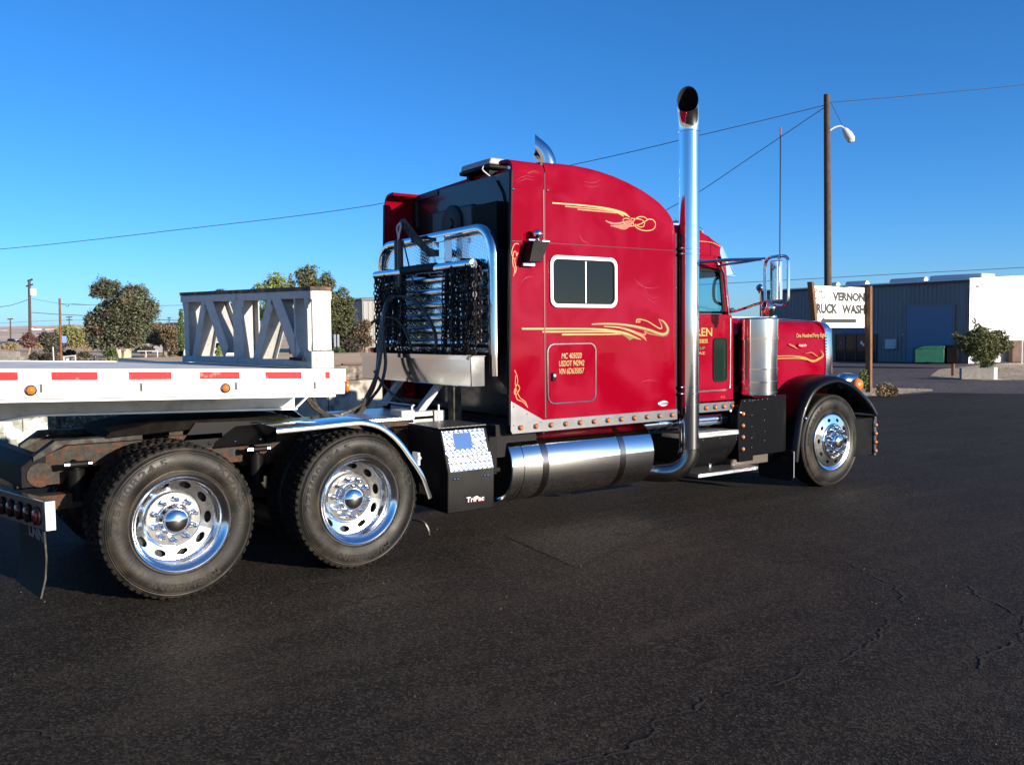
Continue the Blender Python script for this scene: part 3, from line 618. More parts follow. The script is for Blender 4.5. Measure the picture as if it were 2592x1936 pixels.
# door trim, glass and lettering
mb = MB(); mb.ring(rrect(4.97, 5.56, 1.965, 2.425, .05, 4), rrect(5.0, 5.525, 1.99, 2.395, .04, 4), 'Y', -1.062, -1.048)
mb.xf(lambda p: (p.x-max(0, (p.z-1.96)/.46)*(.055 if p.x > 5.3 else 0), p.y, p.z)); dg_ = B(mb, 'door_window', 'satin', T)
for s in (-1, 1):
    mb = MB(); mb.prism([(4.935, 1.965), (5.57, 1.965), (5.49, 2.428), (4.935, 2.428)], 'Y', s*1.034, s*1.030); B(mb, 'window_glass', 'glass', dg_, smooth=False)
mb = MB(); mb.tube(smooth_path([(5.545, -1.03, 2.06), (5.47, -1.0, 2.10), (5.45, -1.0, 2.22), (5.48, -1.0, 2.32), (5.52, -1.02, 2.34)]), .016, 8); B(mb, 'grab_handle', 'satin', dg_)
mb = MB(); mb.tube([(5.62, -1.055, 1.95), (5.545, -1.055, 2.38), (5.50, -1.055, 2.455), (5.42, -1.055, 2.50), (4.85, -1.055, 2.515)], .012, 8); B(mb, 'drip_rail', 'chrome_dull', cab)
mb = MB(); mb.box(4.83, 5.60, -1.0536, -1.049, 1.163, 1.178); mb.tube(smooth_path([(5.60, -1.053, 1.17), (5.63, -1.053, 1.19), (5.645, -1.053, 1.24), (5.648, -1.053, 1.7), (5.648, -1.053, 1.92)]), .006, 6); B(mb, 'door_moulding', 'chrome_dull', cab)
mb = MB(); mb.ring(rrect(5.385, 5.595, 1.26, 1.72, .05, 4), rrect(5.40, 5.58, 1.275, 1.705, .04, 4), 'Y', -1.060, -1.0505); vf = B(mb, 'door_vent_window', 'satin', T)
mb = MB(); mb.prism(rrect(5.40, 5.58, 1.275, 1.705, .04, 4), 'Y', -1.0545, -1.0508); B(mb, 'vent_glass', 'vent_glass', vf, smooth=False)
for txt, x1, z, h, w, m in (('REN', 5.375, 1.735, .085, .24, 'gold'), ('PRISES', 5.31, 1.665, .04, .25, 'gold'), ('C. UP', 5.27, 1.60, .028, .16, 'gold_dark'), (', AZ', 5.27, 1.545, .030, .13, 'gold')):
    text_on_side(txt, x1-w+.004, z-.004, h, w, -1.0507, 'dark', cab, 'lettering_shadow', bold=.03)
    text_on_side(txt, x1-w, z, h, w, -1.0513, m, cab, bold=.02)
mb = MB(); mb.box(5.50, 5.57, -1.0535, -1.0505, 1.085, 1.11); B(mb, 'side_reflector', 'tape_red', cab)
rv = MB()
for i in range(9): rv.sphere((4.9+i*.085, -1.051, 1.075), .005, 6, 4)
for i in range(6): rv.sphere((5.0+i*.1, -1.051, 1.935), .005, 6, 4)
B(rv, 'rivet_row', 'red_plain', cab, kind='stuff')
# windscreen
mb = MB(); mb.prism([(5.645, 1.94), (5.652, 1.94), (5.602, 2.50), (5.595, 2.50)], 'Y', -.95, -.02); mb.prism([(5.645, 1.94), (5.652, 1.94), (5.602, 2.50), (5.595, 2.50)], 'Y', .02, .95)
ws = B(mb, 'windscreen', 'glass', T, smooth=False)
mb = MB(); mb.prism([(5.64, 1.90), (5.68, 1.90), (5.62, 2.53), (5.58, 2.53)], 'Y', -.02, .02)
for s in (-1, 1): mb.prism([(5.64, 1.90), (5.68, 1.90), (5.62, 2.53), (5.56, 2.53)], 'Y', s*1.012, s*.95)
B(mb, 'windscreen_pillar', 'red_plain', ws)
mb = MB(); mb.box(5.25, 5.63, -1.0, 1.0, 1.75, 1.95); mb.prism([(5.05, 1.5), (5.15, 1.5), (5.08, 2.12), (4.98, 2.12)], 'Y', .35, .85); mb.prism([(5.05, 1.5), (5.15, 1.5), (5.02, 2.02), (4.94, 2.02)], 'Y', -.85, -.35); mb.box(4.9, 5.4, -.9, .9, 1.2, 1.5)
B(mb, 'cab_interior', 'seat', T, bev=.02)
mb = MB(); mb.lathe([(.21, -.012), (.222, 0), (.21, .012), (.198, 0)], 'X', (0, 0, 0), 24, closed=True); mb.xf(lambda p: (5.30+p.x*.8-p.z*.4, .6+p.y, 2.02+p.z*.9)); B(mb, 'steering_wheel', 'seat', T)
# drop visor
mb = MB(); mb.prism([(5.585, 2.665), (5.60, 2.672), (5.80, 2.385), (5.785, 2.378)], 'Y', -.98, .98)
for s in (-1, 1): mb.prism([(5.585, 2.664), (5.798, 2.382), (5.66, 2.372), (5.56, 2.62)], 'Y', s*.98, s*.972)
mb.box(5.64, 5.80, -.98, .98, 2.366, 2.374); B(mb, 'sun_visor', 'chrome', T)
# cab lights
for y in (-.72, -.36, 0, .36, .72):
    mb = MB(); mb.tube([(5.28, y, 2.93), (5.34, y, 2.925), (5.50, y, 2.87), (5.545, y, 2.845)], [.012, .034, .038, .034], 12); cl = B(mb, 'cab_marker_light', 'chrome', T)
    mb = MB(); mb.sphere((5.55, y, 2.843), .032, 12, 8, (.8, 1, 1)); B(mb, 'lens', 'amber', cl)
for s in (-1, 1):
    mb = MB(); mb.tube([(5.1, s*.5, 2.88), (5.2, s*.5, 2.93), (5.5, s*.5, 2.94)], [.02, .02, .05], 12); B(mb, 'air_horn', 'chrome', T)

# cowl, hood, grille
def hood_sec(x, zt, hw, zb, rc=.15, n=6):
    pts = [(x, -hw, zb), (x, -hw-.01, (zb+zt)/2), (x, -hw+.01, zt-rc)]
    for i in range(1, n+1):
        a = math.pi/2*i/n; pts.append((x, -hw+.01+rc*(1-math.cos(a)), zt-rc+rc*math.sin(a)))
    pts.append((x, 0, zt+.045))
    return pts+[(x, -p[1], p[2]) for p in pts[-2::-1]]
mb = MB(); mb.loft([hood_sec(x, z, hw, zb) for x, z, hw, zb in [(5.71, 1.935, .86, 1.05), (6.0, 1.925, .84, 1.05), (6.5, 1.905, .80, 1.04), (7.0, 1.895, .775, 1.02), (7.45, 1.885, .76, 1.02), (7.60, 1.88, .757, 1.02), (7.645, 1.865, .752, 1.02)]])
hood = B(mb, 'hood', 'red', T, ang=40)
mb = MB(); mb.loft([hood_sec(x, z, hw, .95, .14) for x, z, hw in [(7.648, 1.892, .768), (7.70, 1.892, .77), (7.78, 1.88, .765), (7.80, 1.86, .75)]]); gr = B(mb, 'grille_surround', 'chrome', T, ang=40)
mb = MB(); [mb.box(7.80, 7.812, -.70+i*.052, -.683+i*.052, 1.0, 1.80) for i in range(28)]; B(mb, 'grille_bar', 'chrome_dull', gr, kind='stuff')
mb = MB()
for i in range(16): mb.sphere((7.662, -.772, 1.26+i*.036), .009, 8, 5)
B(mb, 'grille_bolt', 'chrome', gr, kind='stuff')
mb = MB(); mb.box(5.98, 7.62, -.012, .012, 1.945, 1.96); B(mb, 'hood_hinge_strip', 'chrome', hood)
mb = MB(); mb.sphere((7.66, 0, 1.955), .03, 10, 6, (1.6, .5, 1)); mb.box(7.57, 7.62, -.03, .03, 1.925, 1.945); B(mb, 'hood_ornament', 'chrome', hood)
mb = MB(); mb.sphere((6.92, -.53, 1.925), .02, 8, 5, (1, 1, 1.2)); mb.box(6.84, 7.0, -.545, -.515, 1.918, 1.93); B(mb, 'hood_latch', 'chrome', hood)
YH = -.787
strp([(6.55, 1.492), (6.751, 1.492), (6.989, 1.487), (7.203, 1.462), (7.359, 1.419), (7.485, 1.445), (7.565, 1.483), (7.516, 1.545)], [.010, .012, .016, .028, .032, .034, .022, .004], 'gold', -.7985, hood)
strp([(6.55, 1.464), (6.751, 1.464), (7.05, 1.46), (7.234, 1.442), (7.328, 1.425)], [.010, .012, .014, .016, .004], 'gold', -.7990, hood)
strp([(7.22, 1.51), (7.34, 1.52), (7.42, 1.49), (7.48, 1.46)], [.004, .016, .014, .004], 'orange', -.795, hood)
strp([(6.927, 1.624), (7.003, 1.603), (7.079, 1.573)], [.02, .03, .01], 'orange', -.797, hood)
mb = MB(); mb.lathe([(.0001, -.798), (.85, -.798), (1., -.788)], 'Y', (0, 0, 0), 20); mb.xf(lambda p: (7.175+p.x*.085, p.y, 1.607+p.z*.028)); hb = B(mb, 'hood_badge', 'tape_red', hood)
text_on_side('Peterbilt', 7.105, 1.597, .024, .14, -.7995, 'insul', hb, shear=.2)
mb = text_mb('One Hundred Forty Eight', .062, .55, bold=.012); mb.xf(lambda p: (7.09+p.x, -.772, 1.685+p.y)); B(mb, 'lettering', 'cream', hood, smooth=False)
mb = text_mb('One Hundred Forty Eight', .062, .55, bold=.03); mb.xf(lambda p: (7.09+p.x+.004, -.7712, 1.685+p.y-.004)); B(mb, 'lettering_shadow', 'dark', hood, smooth=False)
# cowl lamp bar behind the air cleaner
mb = MB(); mb.box(5.70, 5.74, -1.02, -.88, 1.15, 1.86); cb = B(mb, 'cowl_light_bar', 'satin', T, bev=.005)
for i in range(7): lamp(cb, 5.699, -.955, 1.22+i*.088, .032, '-X', 'redlens')
mb = MB(); mb.box(5.62, 5.9, -1.0, .95, 1.05, 1.12); mb.box(5.66, 5.70, -1.0, 1.0, .80, 1.06); B(mb, 'cowl', 'grime', T)

# air cleaners
for s in (-1, 1):
    cx, cy, r = 5.96, s*1.15, .205
    mb = MB(); mb.lathe([(.12, 1.095), (r-.01, 1.10), (r, 1.115), (r, 1.70), (r+.004, 1.702), (r+.004, 1.905), (r-.008, 1.918), (.02, 1.93), (.0001, 1.93)], 'Z', (cx, cy, 0), 48); ac = B(mb, 'air_cleaner', 'chrome_dull', T, ang=30)
    for z, h in ((1.69, .024), (1.375, .018), (1.24, .018), (1.13, .010)):
        mb = MB(); mb.lathe([(r, z), (r+.008, z), (r+.008, z+h), (r, z+h)], 'Z', (cx, cy, 0), 48); (mb.box(cx+.17, cx+.225, cy-.09, cy-.06, z+.002, z+h-.002) if z > 1.6 else None); B(mb, 'mounting_band', 'chrome', ac)
    mb = MB(); mb.tube(smooth_path([(cx-.02, s*1.0, 1.10), (cx, s*.95, 1.02), (cx+.1, s*.8, .98)]), .09, 14); B(mb, 'intake_duct', 'satin', ac)
    mb = MB(); mb.box(cx-.12, cx+.12, s*.82, s*.93, 1.2, 1.75); B(mb, 'cleaner_bracket', 'satin', ac)

# exhaust stacks, both sides
for s in (-1, 1):
    cx, cy, r = 4.935, s*1.15, .1016
    d = Vector((-.78, s*.63, 0)).normalized()
    mb = MB(); mb.tube([(cx, cy, .62), (cx, cy, 1.0), (cx, cy, 2.4), (cx, cy, 3.74)], r, 40, cap=False); st = B(mb, 'exhaust_stack', 'chrome', T)
    el = MB(); path = []
    for i in range(9):
        a = R(90*i/8); q = .24*(1-math.cos(a)); path.append((cx-q*.78, cy-s*q*.62, .62-.24*math.sin(a)))
    path += [(cx-.32, cy-s*.30, .385), (cx-.40, cy-s*.60, .42)]
    el.tube(path, r+.003, 32, cap=True); B(el, 'exhaust_elbow', mat('dark_reflection_chrome', (.30, .285, .27), .13, 1, rnoise=.1), st)  # darker chrome colour: dark reflections of ground and truck put into the metal
    tp = MB(); n = 40; Rb = .30; rings = []
    sv = Vector((0, 0, 1)).cross(d)
    for i in range(9):
        a = R(50*i/8); c_ = Vector((cx, cy, 3.745))+d*Rb*(1-math.cos(a))+Vector((0, 0, Rb*math.sin(a)))
        tdir = d*math.sin(a)+Vector((0, 0, math.cos(a))); nn = d*math.cos(a)-Vector((0, 0, math.sin(a)))
        rr_ = r+.004
        rings.append([c_+(nn*math.cos(2*math.pi*k/n)+sv*math.sin(2*math.pi*k/n))*rr_ for k in range(n)])
    # slanted cut: last ring ends in one vertical plane
    a = R(50); tdir = d*math.sin(a)+Vector((0, 0, math.cos(a))); off = .15; last = []
    base = Vector((cx, cy, 0))
    for p_ in rings[-1]:
        cur = (p_-base).dot(d); last.append(p_+tdir*((off-cur)/tdir.dot(d)))
    rings.append(last); inner = [[c0+(p_-c0)*.955 for p_ in rg] for rg in rings for c0 in [sum(rg, Vector())/n]]
    v = [tuple(p_) for rg in rings for p_ in rg]; k0 = len(rings)
    f = [(i*n+k, i*n+(k+1) % n, (i+1)*n+(k+1) % n, (i+1)*n+k) for i in range(k0-1) for k in range(n)]
    tp.add(v, f); to = B(tp, 'stack_tip', 'chrome', st)
    tp = MB(); v = [tuple(p_) for rg in inner for p_ in rg]; tp.add(v, f+[tuple(range(n))])
    B(tp, 'stack_bore', 'void', to)
    tp = MB(); tp.add([tuple(p_) for p_ in rings[-1]]+[tuple(p_) for p_ in inner[-1]], [(k, (k+1) % n, n+(k+1) % n, n+k) for k in range(n)]); B(tp, 'stack_rim', 'chrome', to)
    for z in (2.60, 2.545, 1.235, 1.17):
        mb = MB(); mb.lathe([(r, z-.008), (r+.006, z-.006), (r+.006, z+.006), (r, z+.008)], 'Z', (cx, cy, 0), 40); mb.sphere((cx-.125, cy+s*.02, z), .015, 8, 6); mb.cyl((cx-.09, cy+s*.02, z), (cx-.125, cy+s*.02, z), .008, 8); B(mb, 'stack_clamp', 'chrome', st)
    mb = MB(); mb.lathe([(r, 1.05), (r+.003, 1.05), (r+.003, 1.062), (r, 1.062)], 'Z', (cx, cy, 0), 40); mb.lathe([(r, 3.735), (r+.007, 3.737), (r+.007, 3.747), (r, 3.75)], 'Z', (cx, cy, 0), 40); B(mb, 'stack_joint', 'chrome', st)
    mb = MB(); mb.box(4.74, 4.80, s*1.12, s*1.0, .95, 2.75); B(mb, 'stack_bracket', 'dark', st)

# mirrors and aerials, both sides
for s in (-1, 1):
    g = lambda x, y, z: (x, s*y, z)
    X0 = 5.62
    mb = MB(); loop = [g(X0, 1.53, 2.05), g(X0, 1.525, 2.25), g(X0, 1.525, 2.42), g(X0, 1.54, 2.475), g(X0, 1.58, 2.505), g(X0, 1.66, 2.515), g(X0, 1.76, 2.51), g(X0, 1.80, 2.48), g(X0, 1.808, 2.43), g(X0, 1.808, 2.12), g(X0, 1.80, 2.06), g(X0, 1.765, 2.035), g(X0, 1.70, 2.035), g(X0, 1.62, 2.045)]
    mb.tube(smooth_path(loop, 4), .015, 10)
    mb.tube([g(5.05, 1.06, 2.475), g(5.33, 1.27, 2.497), g(X0, 1.50, 2.50)], .017, 8); mb.tube([g(5.45, 1.06, 2.46), g(5.56, 1.35, 2.485), g(X0, 1.53, 2.505)], .013, 8); mb.tube(smooth_path([g(5.66, 1.05, 1.985), g(5.63, 1.25, 2.015), g(X0, 1.40, 2.05), g(X0, 1.52, 2.07)]), .014, 8)
    mb.sphere(g(5.655, 1.07, 2.0), .028, 10, 8); mb.sphere(g(5.62, 1.60, 2.055), .022, 10, 8); mb.sphere(g(5.615, 1.70, 2.50), .018, 8, 6); mb.sphere(g(5.34, 1.27, 2.50), .012, 8, 6)
    ma = B(mb, 'mirror_arm', 'chrome', T)
    mb = MB(); mb.box(5.60, 5.655, min(s*1.60, s*1.715), max(s*1.60, s*1.715), 2.08, 2.475); mh = B(mb, 'mirror_head', 'chrome_dull', T, bev=.01)
    mb = MB(); mb.box(5.597, 5.5995, min(s*1.608, s*1.70), max(s*1.608, s*1.70), 2.10, 2.46); B(mb, 'mirror_glass', mat('mirror_glass', (.7, .72, .74), .02, 1), mh, smooth=False)
    mb = MB(); mb.lathe([(.0001, 0), (.05, .006), (.075, .022), (.08, .045), (.06, .055), (.0001, .06)], 'X', (5.57, s*1.575, 2.015), 24); B(mb, 'convex_mirror', 'chrome', T)
    mb = MB(); mb.tube([g(5.625, 1.70, 2.48), g(5.625, 1.70, 3.70)], .0055, 6); an = B(mb, 'aerial', 'void', T)
    mb = MB(); mb.tube([g(5.625, 1.70, 3.69), g(5.625, 1.70, 3.76)], .007, 6); B(mb, 'aerial_tip', 'tape_red', an)
    mb = MB(); mb.lathe([(.0001, 0), (.035, .004), (.045, .025), (.0001, .05)], 'X', (6.35, s*.83, 2.26), 14); mb.tube([g(6.38, .83, 2.24), g(6.45, .80, 1.9)], .006, 6); B(mb, 'hood_mirror', 'chrome_dull', T)
mb = MB(); mb.tube([(5.6, .6, 2.85), (5.6, .6, 3.55)], .003, 5); B(mb, 'cab_aerial', 'insul', T)

# ---- front fenders, flaps, bumper
lip = [(6.545, .34), (6.555, .42), (6.588, .60), (6.637, .81), (6.722, .972), (6.853, 1.115), (7.047, 1.191), (7.292, 1.21), (7.547, 1.132), (7.743, 1.015), (7.911, .888), (8.03, .76)]
lipS = smooth_path([(x, 0, z) for x, z in lip], 4)
for s in (-1, 1):
    # crown line is higher towards the hood
    secs = []
    for i, p in enumerate(lipS):
        u = i/(len(lipS)-1); t = (lipS[min(i+1, len(lipS)-1)]-lipS[max(i-1, 0)]).normalized(); nn = Vector((-t.z, 0, t.x))
        row = []
        for k, (yy, h) in enumerate([(1.222, -.02), (1.222, .0), (1.205, .03), (1.15, .05), (1.0, .06), (.85, .055), (.74, .04)]):
            row.append((p.x+nn.x*h, s*yy, p.z+nn.z*h))
        row += [(p.x+nn.x*(h-.012), s*yy, p.z+nn.z*(h-.012)) for yy, h in [(.74, .03), (.95, .04), (1.15, .03), (1.20, .0), (1.205, -.02)]]
        secs.append(row)
    mb = MB(); mb.loft(secs); fd = B(mb, 'front_fender', 'black', T, ang=50)
    # inner cowl panel filling between fender and hood
    mb = MB(); mb.prism([(6.50, 1.06), (6.63, 1.19), (6.83, 1.262), (7.07, 1.285), (7.32, 1.28), (7.62, 1.225), (7.64, 1.0), (7.2, 1.15), (6.8, 1.0), (6.6, .6)], 'Y', s*.74, s*.735); B(mb, 'fender_liner', 'black', fd)
    mb = MB(); mb.sphere((6.66, s*1.232, .815), .022, 10, 6); mb.sphere((6.60, s*1.2, .56), .012, 8, 5); B(mb, 'fender_bolt', 'chrome', fd)
    mb = MB(); mb.prism(rrect(-1.2 if s < 0 else .72, -.72 if s < 0 else 1.2, .125, .47, .05), 'X', 6.50, 6.512); B(mb, 'front_mud_flap', 'rubber_flap', T)
    mb = MB(); mb.tube([(6.505, s*1.205, .17), (6.505, s*1.205, .46)], .004, 5); B(mb, 'flap_edge', 'insul', T)
    # headlight pod and turn lamp
    mb = MB(); mb.tube([(7.60, s*.98, 1.17), (7.68, s*.98, 1.18), (7.86, s*.98, 1.16)], [.04, .09, .105], 18); hp = B(mb, 'headlight_pod', 'chrome', T)
    mb = MB(); mb.sphere((7.80, s*1.10, 1.13), .085, 16, 10, (1.0, .7, .95)); B(mb, 'turn_lamp', 'amber', hp)
    mb = MB(); mb.lathe([(.0001, 7.875), (.09, 7.870), (.105, 7.862)], 'X', (0, s*.98, 1.16), 18); B(mb, 'headlight_lens', 'insul', hp)
mb = MB(); mb.prism([(7.995, .28), (8.01, .275), (8.01, .755), (7.99, .76), (7.975, .70), (7.975, .32)], 'Y', -1.215, 1.215); bp_ = B(mb, 'front_bumper', 'chrome_dull', T, bev=.004)
for s in (-1, 1): B(MB().box(7.60, 7.9745, min(s*1.195, s*.55), max(s*1.195, s*.55), .30, .74), 'bumper_bracket', 'satin', bp_)
mb = MB(); mb.box(7.975, 8.015, -1.2185, -1.2155, .29, .75); B(mb, 'bumper_end_strip', 'skirt', bp_)
for z in (.652, .55, .447, .344): lamp(bp_, 7.995, -1.2188, z, .021)

# ---- area between cab and front wheel
mb = MB(); mb.prism([(5.615, .42), (5.84, .42), (5.84, 1.075), (5.66, 1.075), (5.60, .92)], 'Y', -1.20, -1.17); mb.box(5.625, 5.84, -1.17, -.95, .44, 1.02); pn = B(mb, 'splash_panel', 'black', T, bev=.004)
mb = MB(); mb.box(5.845, 6.12, -1.165, -.95, .47, 1.075); mb.box(6.12, 6.50, -1.10, -1.05, .45, 1.08); B(mb, 'rear_splash_panel', 'black', T, bev=.004)
for z in (.923, .80, .68, .554): lamp(pn, 5.672, -1.201, z, .021)
mb = MB()
for x in (5.70, 5.78, 5.83, 5.90, 5.95, 6.02, 6.1): mb.sphere((x, -1.2 if x < 5.84 else -1.166, 1.055), .008, 8, 5)
for z in (.9, .78, .66, .56): mb.sphere((5.815, -1.201, z), .006, 8, 5); mb.sphere((6.06, -1.166, z+.05), .006, 8, 5)
mb.sphere((5.63, -1.205, .94), .016, 8, 6); mb.sphere((5.555, -1.14, .955), .016, 8, 6)
B(mb, 'panel_bolt', 'chrome', pn, kind='stuff')
mb = MB(); mb.box(4.98, 5.63, -1.125, -1.10, .96, 1.055); cs = B(mb, 'cab_light_strip', 'skirt', T, bev=.003)
for x in (5.05, 5.20, 5.335, 5.465, 5.59): lamp(cs, x, -1.1255, 1.008, .019)
mb = MB(); mb.tube([(4.40, -1.0, .87), (4.43, -1.0, .87), (5.60, -1.0, .87), (5.63, -1.0, .87)], [.04, .065, .065, .04], 24); at = B(mb, 'air_tank', 'chrome', T)
for x in (4.6, 5.50): 
    mb = MB(); mb.lathe([(.065, x), (.069, x), (.069, x+.02), (.065, x+.02)], 'X', (0, -1.0, .87), 24); B(mb, 'tank_band', 'chrome_dull', at)
mb = MB(); mb.box(4.85, 5.625, -1.20, -.85, .715, .765); B(mb, 'upper_step', 'grip', T, bev=.004)
mb = MB(); mb.prism([(-1.185, .713), (-1.175, .62), (-1.12, .52), (-1.02, .43), (-.88, .362), (-.6, .362), (-.6, .713)], 'X', 4.86, 5.90); bx = B(mb, 'battery_box', 'satin', T, ang=60)
mb = MB()
for x, z in ((5.10, .69), (5.35, .695), (5.60, .69), (5.60, .66)): mb.sphere((x, -1.184, z), .006, 8, 5)
B(mb, 'box_screw', 'chrome', bx, kind='stuff')
mb = MB(); mb.prism([(5.02, -1.20), (5.92, -1.20), (5.96, -.84), (5.02, -.84)], 'Z', .315, .352); B(mb, 'lower_step', 'grip', T, bev=.004)
mb = MB(); mb.tube(smooth_path([(5.05, -.86, .34), (5.04, -.84, .5), (5.0, -.84, .7)]), .01, 6); mb.box(5.5, 5.53, -.9, -.82, .34, .72); B(mb, 'step_hanger', 'alu', T)
mb = MB(); mb.box(5.75, 6.35, -.98, -.80, .33, .52); B(mb, 'steering_box', mat('dusty_brown_chassis', (.06, .048, .038), .7), T, bev=.01)

# ---- fuel tanks, both sides
for s in (-1, 1):
    yc, zc, r = s*.865, .615, .325
    prof = [(.0001, 2.80), (.20, 2.81), (.285, 2.80), (.30, 2.765), (r-.004, 2.76), (r, 2.768), (r, 4.42), (r-.006, 4.43), (.29, 4.44), (.0001, 4.46)]
    mb = MB(); mb.lathe(prof, 'X', (0, yc, zc), 72); tk = B(mb, 'fuel_tank', 'tank', T, ang=30)
    for x in (3.085, 3.99):
        mb = MB(); mb.lathe([(r, x), (r+.005, x+.002), (r+.005, x+.068), (r, x+.07)], 'X', (0, yc, zc), 72); B(mb, 'tank_strap', mat('dark_strap_metal', (.22, .21, .20), .2, 1), tk)
    mb = MB(); mb.lathe([(r, 2.885), (r+.003, 2.885), (r+.003, 2.890), (r, 2.890)], 'X', (0, yc, zc), 72); B(mb, 'weld_line', 'satin', tk)
    mb = MB(); mb.lathe([(.045, .93), (.045, .965), (.04, .97), (.0001, .975)], 'Z', (2.95, yc, 0), 16); B(mb, 'fuel_cap', 'chrome', tk)
    mb = MB(); mb.box(3.0, 3.06, s*.55, s*.46, .3, .95); mb.box(4.15, 4.21, s*.55, s*.46, .3, .95); B(mb, 'tank_bracket', 'grime', tk)
mb = MB(); mb.ring(rrect(-1.09, -.94, .42, .86, .03, 3), rrect(-1.06, -.97, .46, .82, .02, 3), 'X', 2.60, 2.62); mb.xf(lambda p: (p.x, p.y, p.z)); B(mb, 'tank_step_loop', 'frame_grey', T)

# ---- auxiliary power unit box
apu = [(-.62, 1.015), (-1.18, 1.003), (-1.30, .665), (-1.285, .335), (-.62, .335)]
mb = MB(); mb.prism(apu, 'X', 2.05, 2.50); ap = B(mb, 'power_unit_box', 'satin', T, bev=.008)
def onslope(u, v, off=.003):  # u along X 0..1, v 0 top..1 bottom of the sloping face
    y = -1.18+(-.12)*v; z = 1.003-.338*v; nn = Vector((0, -.338, .12)).normalized()*off*1.0
    return Vector((2.05+.45*u, y, z))+Vector((0, nn.y, nn.z))
def slopeplate(u0, u1, v0, v1, off, name, m):
    mb = MB(); a = [onslope(u, v, off) for u, v in ((u0, v0), (u1, v0), (u1, v1), (u0, v1))]; b_ = [onslope(u, v, .0005) for u, v in ((u0, v0), (u1, v0), (u1, v1), (u0, v1))]
    mb.add(a+b_, [(0, 1, 2, 3), (0, 4, 5, 1), (1, 5, 6, 2), (2, 6, 7, 3), (3, 7, 4, 0)]); return B(mb, name, m, ap, smooth=False)
slopeplate(.03, .93, .03, .585, .004, 'tread_cover', 'tread_plate'); slopeplate(.06, .98, .595, .975, .004, 'tread_cover', 'tread_plate'); slopeplate(.25, .62, .10, .48, .007, 'access_panel', mat('blue_sky_polished_panel', (.75, .76, .78), .08, 1))
mb = MB(); mb.box(2.045, 2.505, -1.17, -.64, 1.017, 1.024); B(mb, 'top_tread_cover', tread_mat('dark_tread_cover', (.10, .10, .10), .35, 38, .8, .6), ap)
mb = MB()
for x in (2.11, 2.14, 2.40, 2.43): mb.sphere((x, -1.303, .615), .010, 8, 6)
B(mb, 'hinge_screw', 'chrome', ap)
for dx, m in ((.003, 'tape_red'), (0, 'insul')):
    mb = text_mb('TriPac', .042, .17, bold=.02, shear=.1); mb.xf(lambda p: (2.225+p.x+dx, -1.2985-.0008*(dx == 0)-.0006, .412+p.y-dx*2)); mb.xf(lambda p: (p.x, p.y+.012*(p.z-.41)/.33-.0, p.z)); B(mb, 'lettering', m, ap, smooth=False)
mb = MB(); mb.box(2.501, 2.58, -1.22, -.8, .60, .92); mb.box(2.501, 2.60, -1.24, -1.1, .62, .66); B(mb, 'unit_side_mount', 'satin', ap, bev=.005)
mb = MB(); mb.box(1.90, 2.04, -.66, -.5, .5, .98); B(mb, 'unit_mount', 'grime', ap)
mb = MB(); mb.tube(smooth_path([(1.85, -.7, .28), (1.92, -.9, .25), (1.97, -1.02, .24), (2.0, -1.05, .18), (2.01, -1.05, .13)]), .012, 6); B(mb, 'drain_hose', 'hose', ap)

# ------------------------------------------------------------------ wheels
def tyre_mesh(width, outer, tread_depth=.013, nlug=58, drive=True):
    """axle along Y, outer sidewall at -Y side (y = 0 is the outer plane)"""
    w = width
    prof = [(.318, .028), (.333, .016), (.350, .014), (.354, .008), (.358, .009), (.385, -.002), (.430, -.008), (.460, -.002), (.474, .004), (.480, .000), (.484, .001), (.488, .008), (.494, .006), (.498, .012), (.510, .018), (.520, .022)]
    shoulder = [(.526, .026), (.530, .040)]
    inner = [(r, w-y) for r, y in prof[::-1]]
    mb = MB(); seg = nlug*4; full = prof+shoulder+[(.531, .075), (.513, .077), (.513, .084), (.531, .086), (.531, w/2-.006), (.513, w/2-.004), (.513, w/2+.004), (.531, w/2+.006), (.531, w-.086), (.513, w-.084), (.513, w-.077), (.531, w-.075)]+[(r, w-y) for r, y in shoulder[::-1]]+inner
    m = len(full); v = []; f = []
    for i in range(seg):
        a = 2*math.pi*i/seg; notch = (i % 4 == 0)
        for (r, y) in full:
            if drive:
                edge = y < .077 or y > w-.077
                if notch and r > .517 and edge: r -= tread_depth
                if ((i+2) % 4 == 0) and r > .517 and not edge: r -= tread_depth*.8
            v.append((r*math.sin(a), y, r*math.cos(a)))
    for i in range(seg):
        j = (i+1) % seg
        for k in range(m-1): f.append((i*m+k, j*m+k, j*m+k+1, i*m+k+1))
    mb.add(v, f)
    return mb
def tyre_text(txt, deg, r=.447, h=.034, w=None):
    """raised sidewall letters curved round the tyre; deg = centre, clockwise from the top as seen from outside"""
    mb = text_mb(txt, h, w, bold=.03, space=1.15); wdt = mb.w
    def bend(p):
        a = R(deg)+(p.x-wdt/2)/r
        rr_ = r+(p.y-h/2)
        return (rr_*math.sin(a), -.0095 if rr_ > .41 else -.0085, rr_*math.cos(a))
    mb.xf(bend); return mb
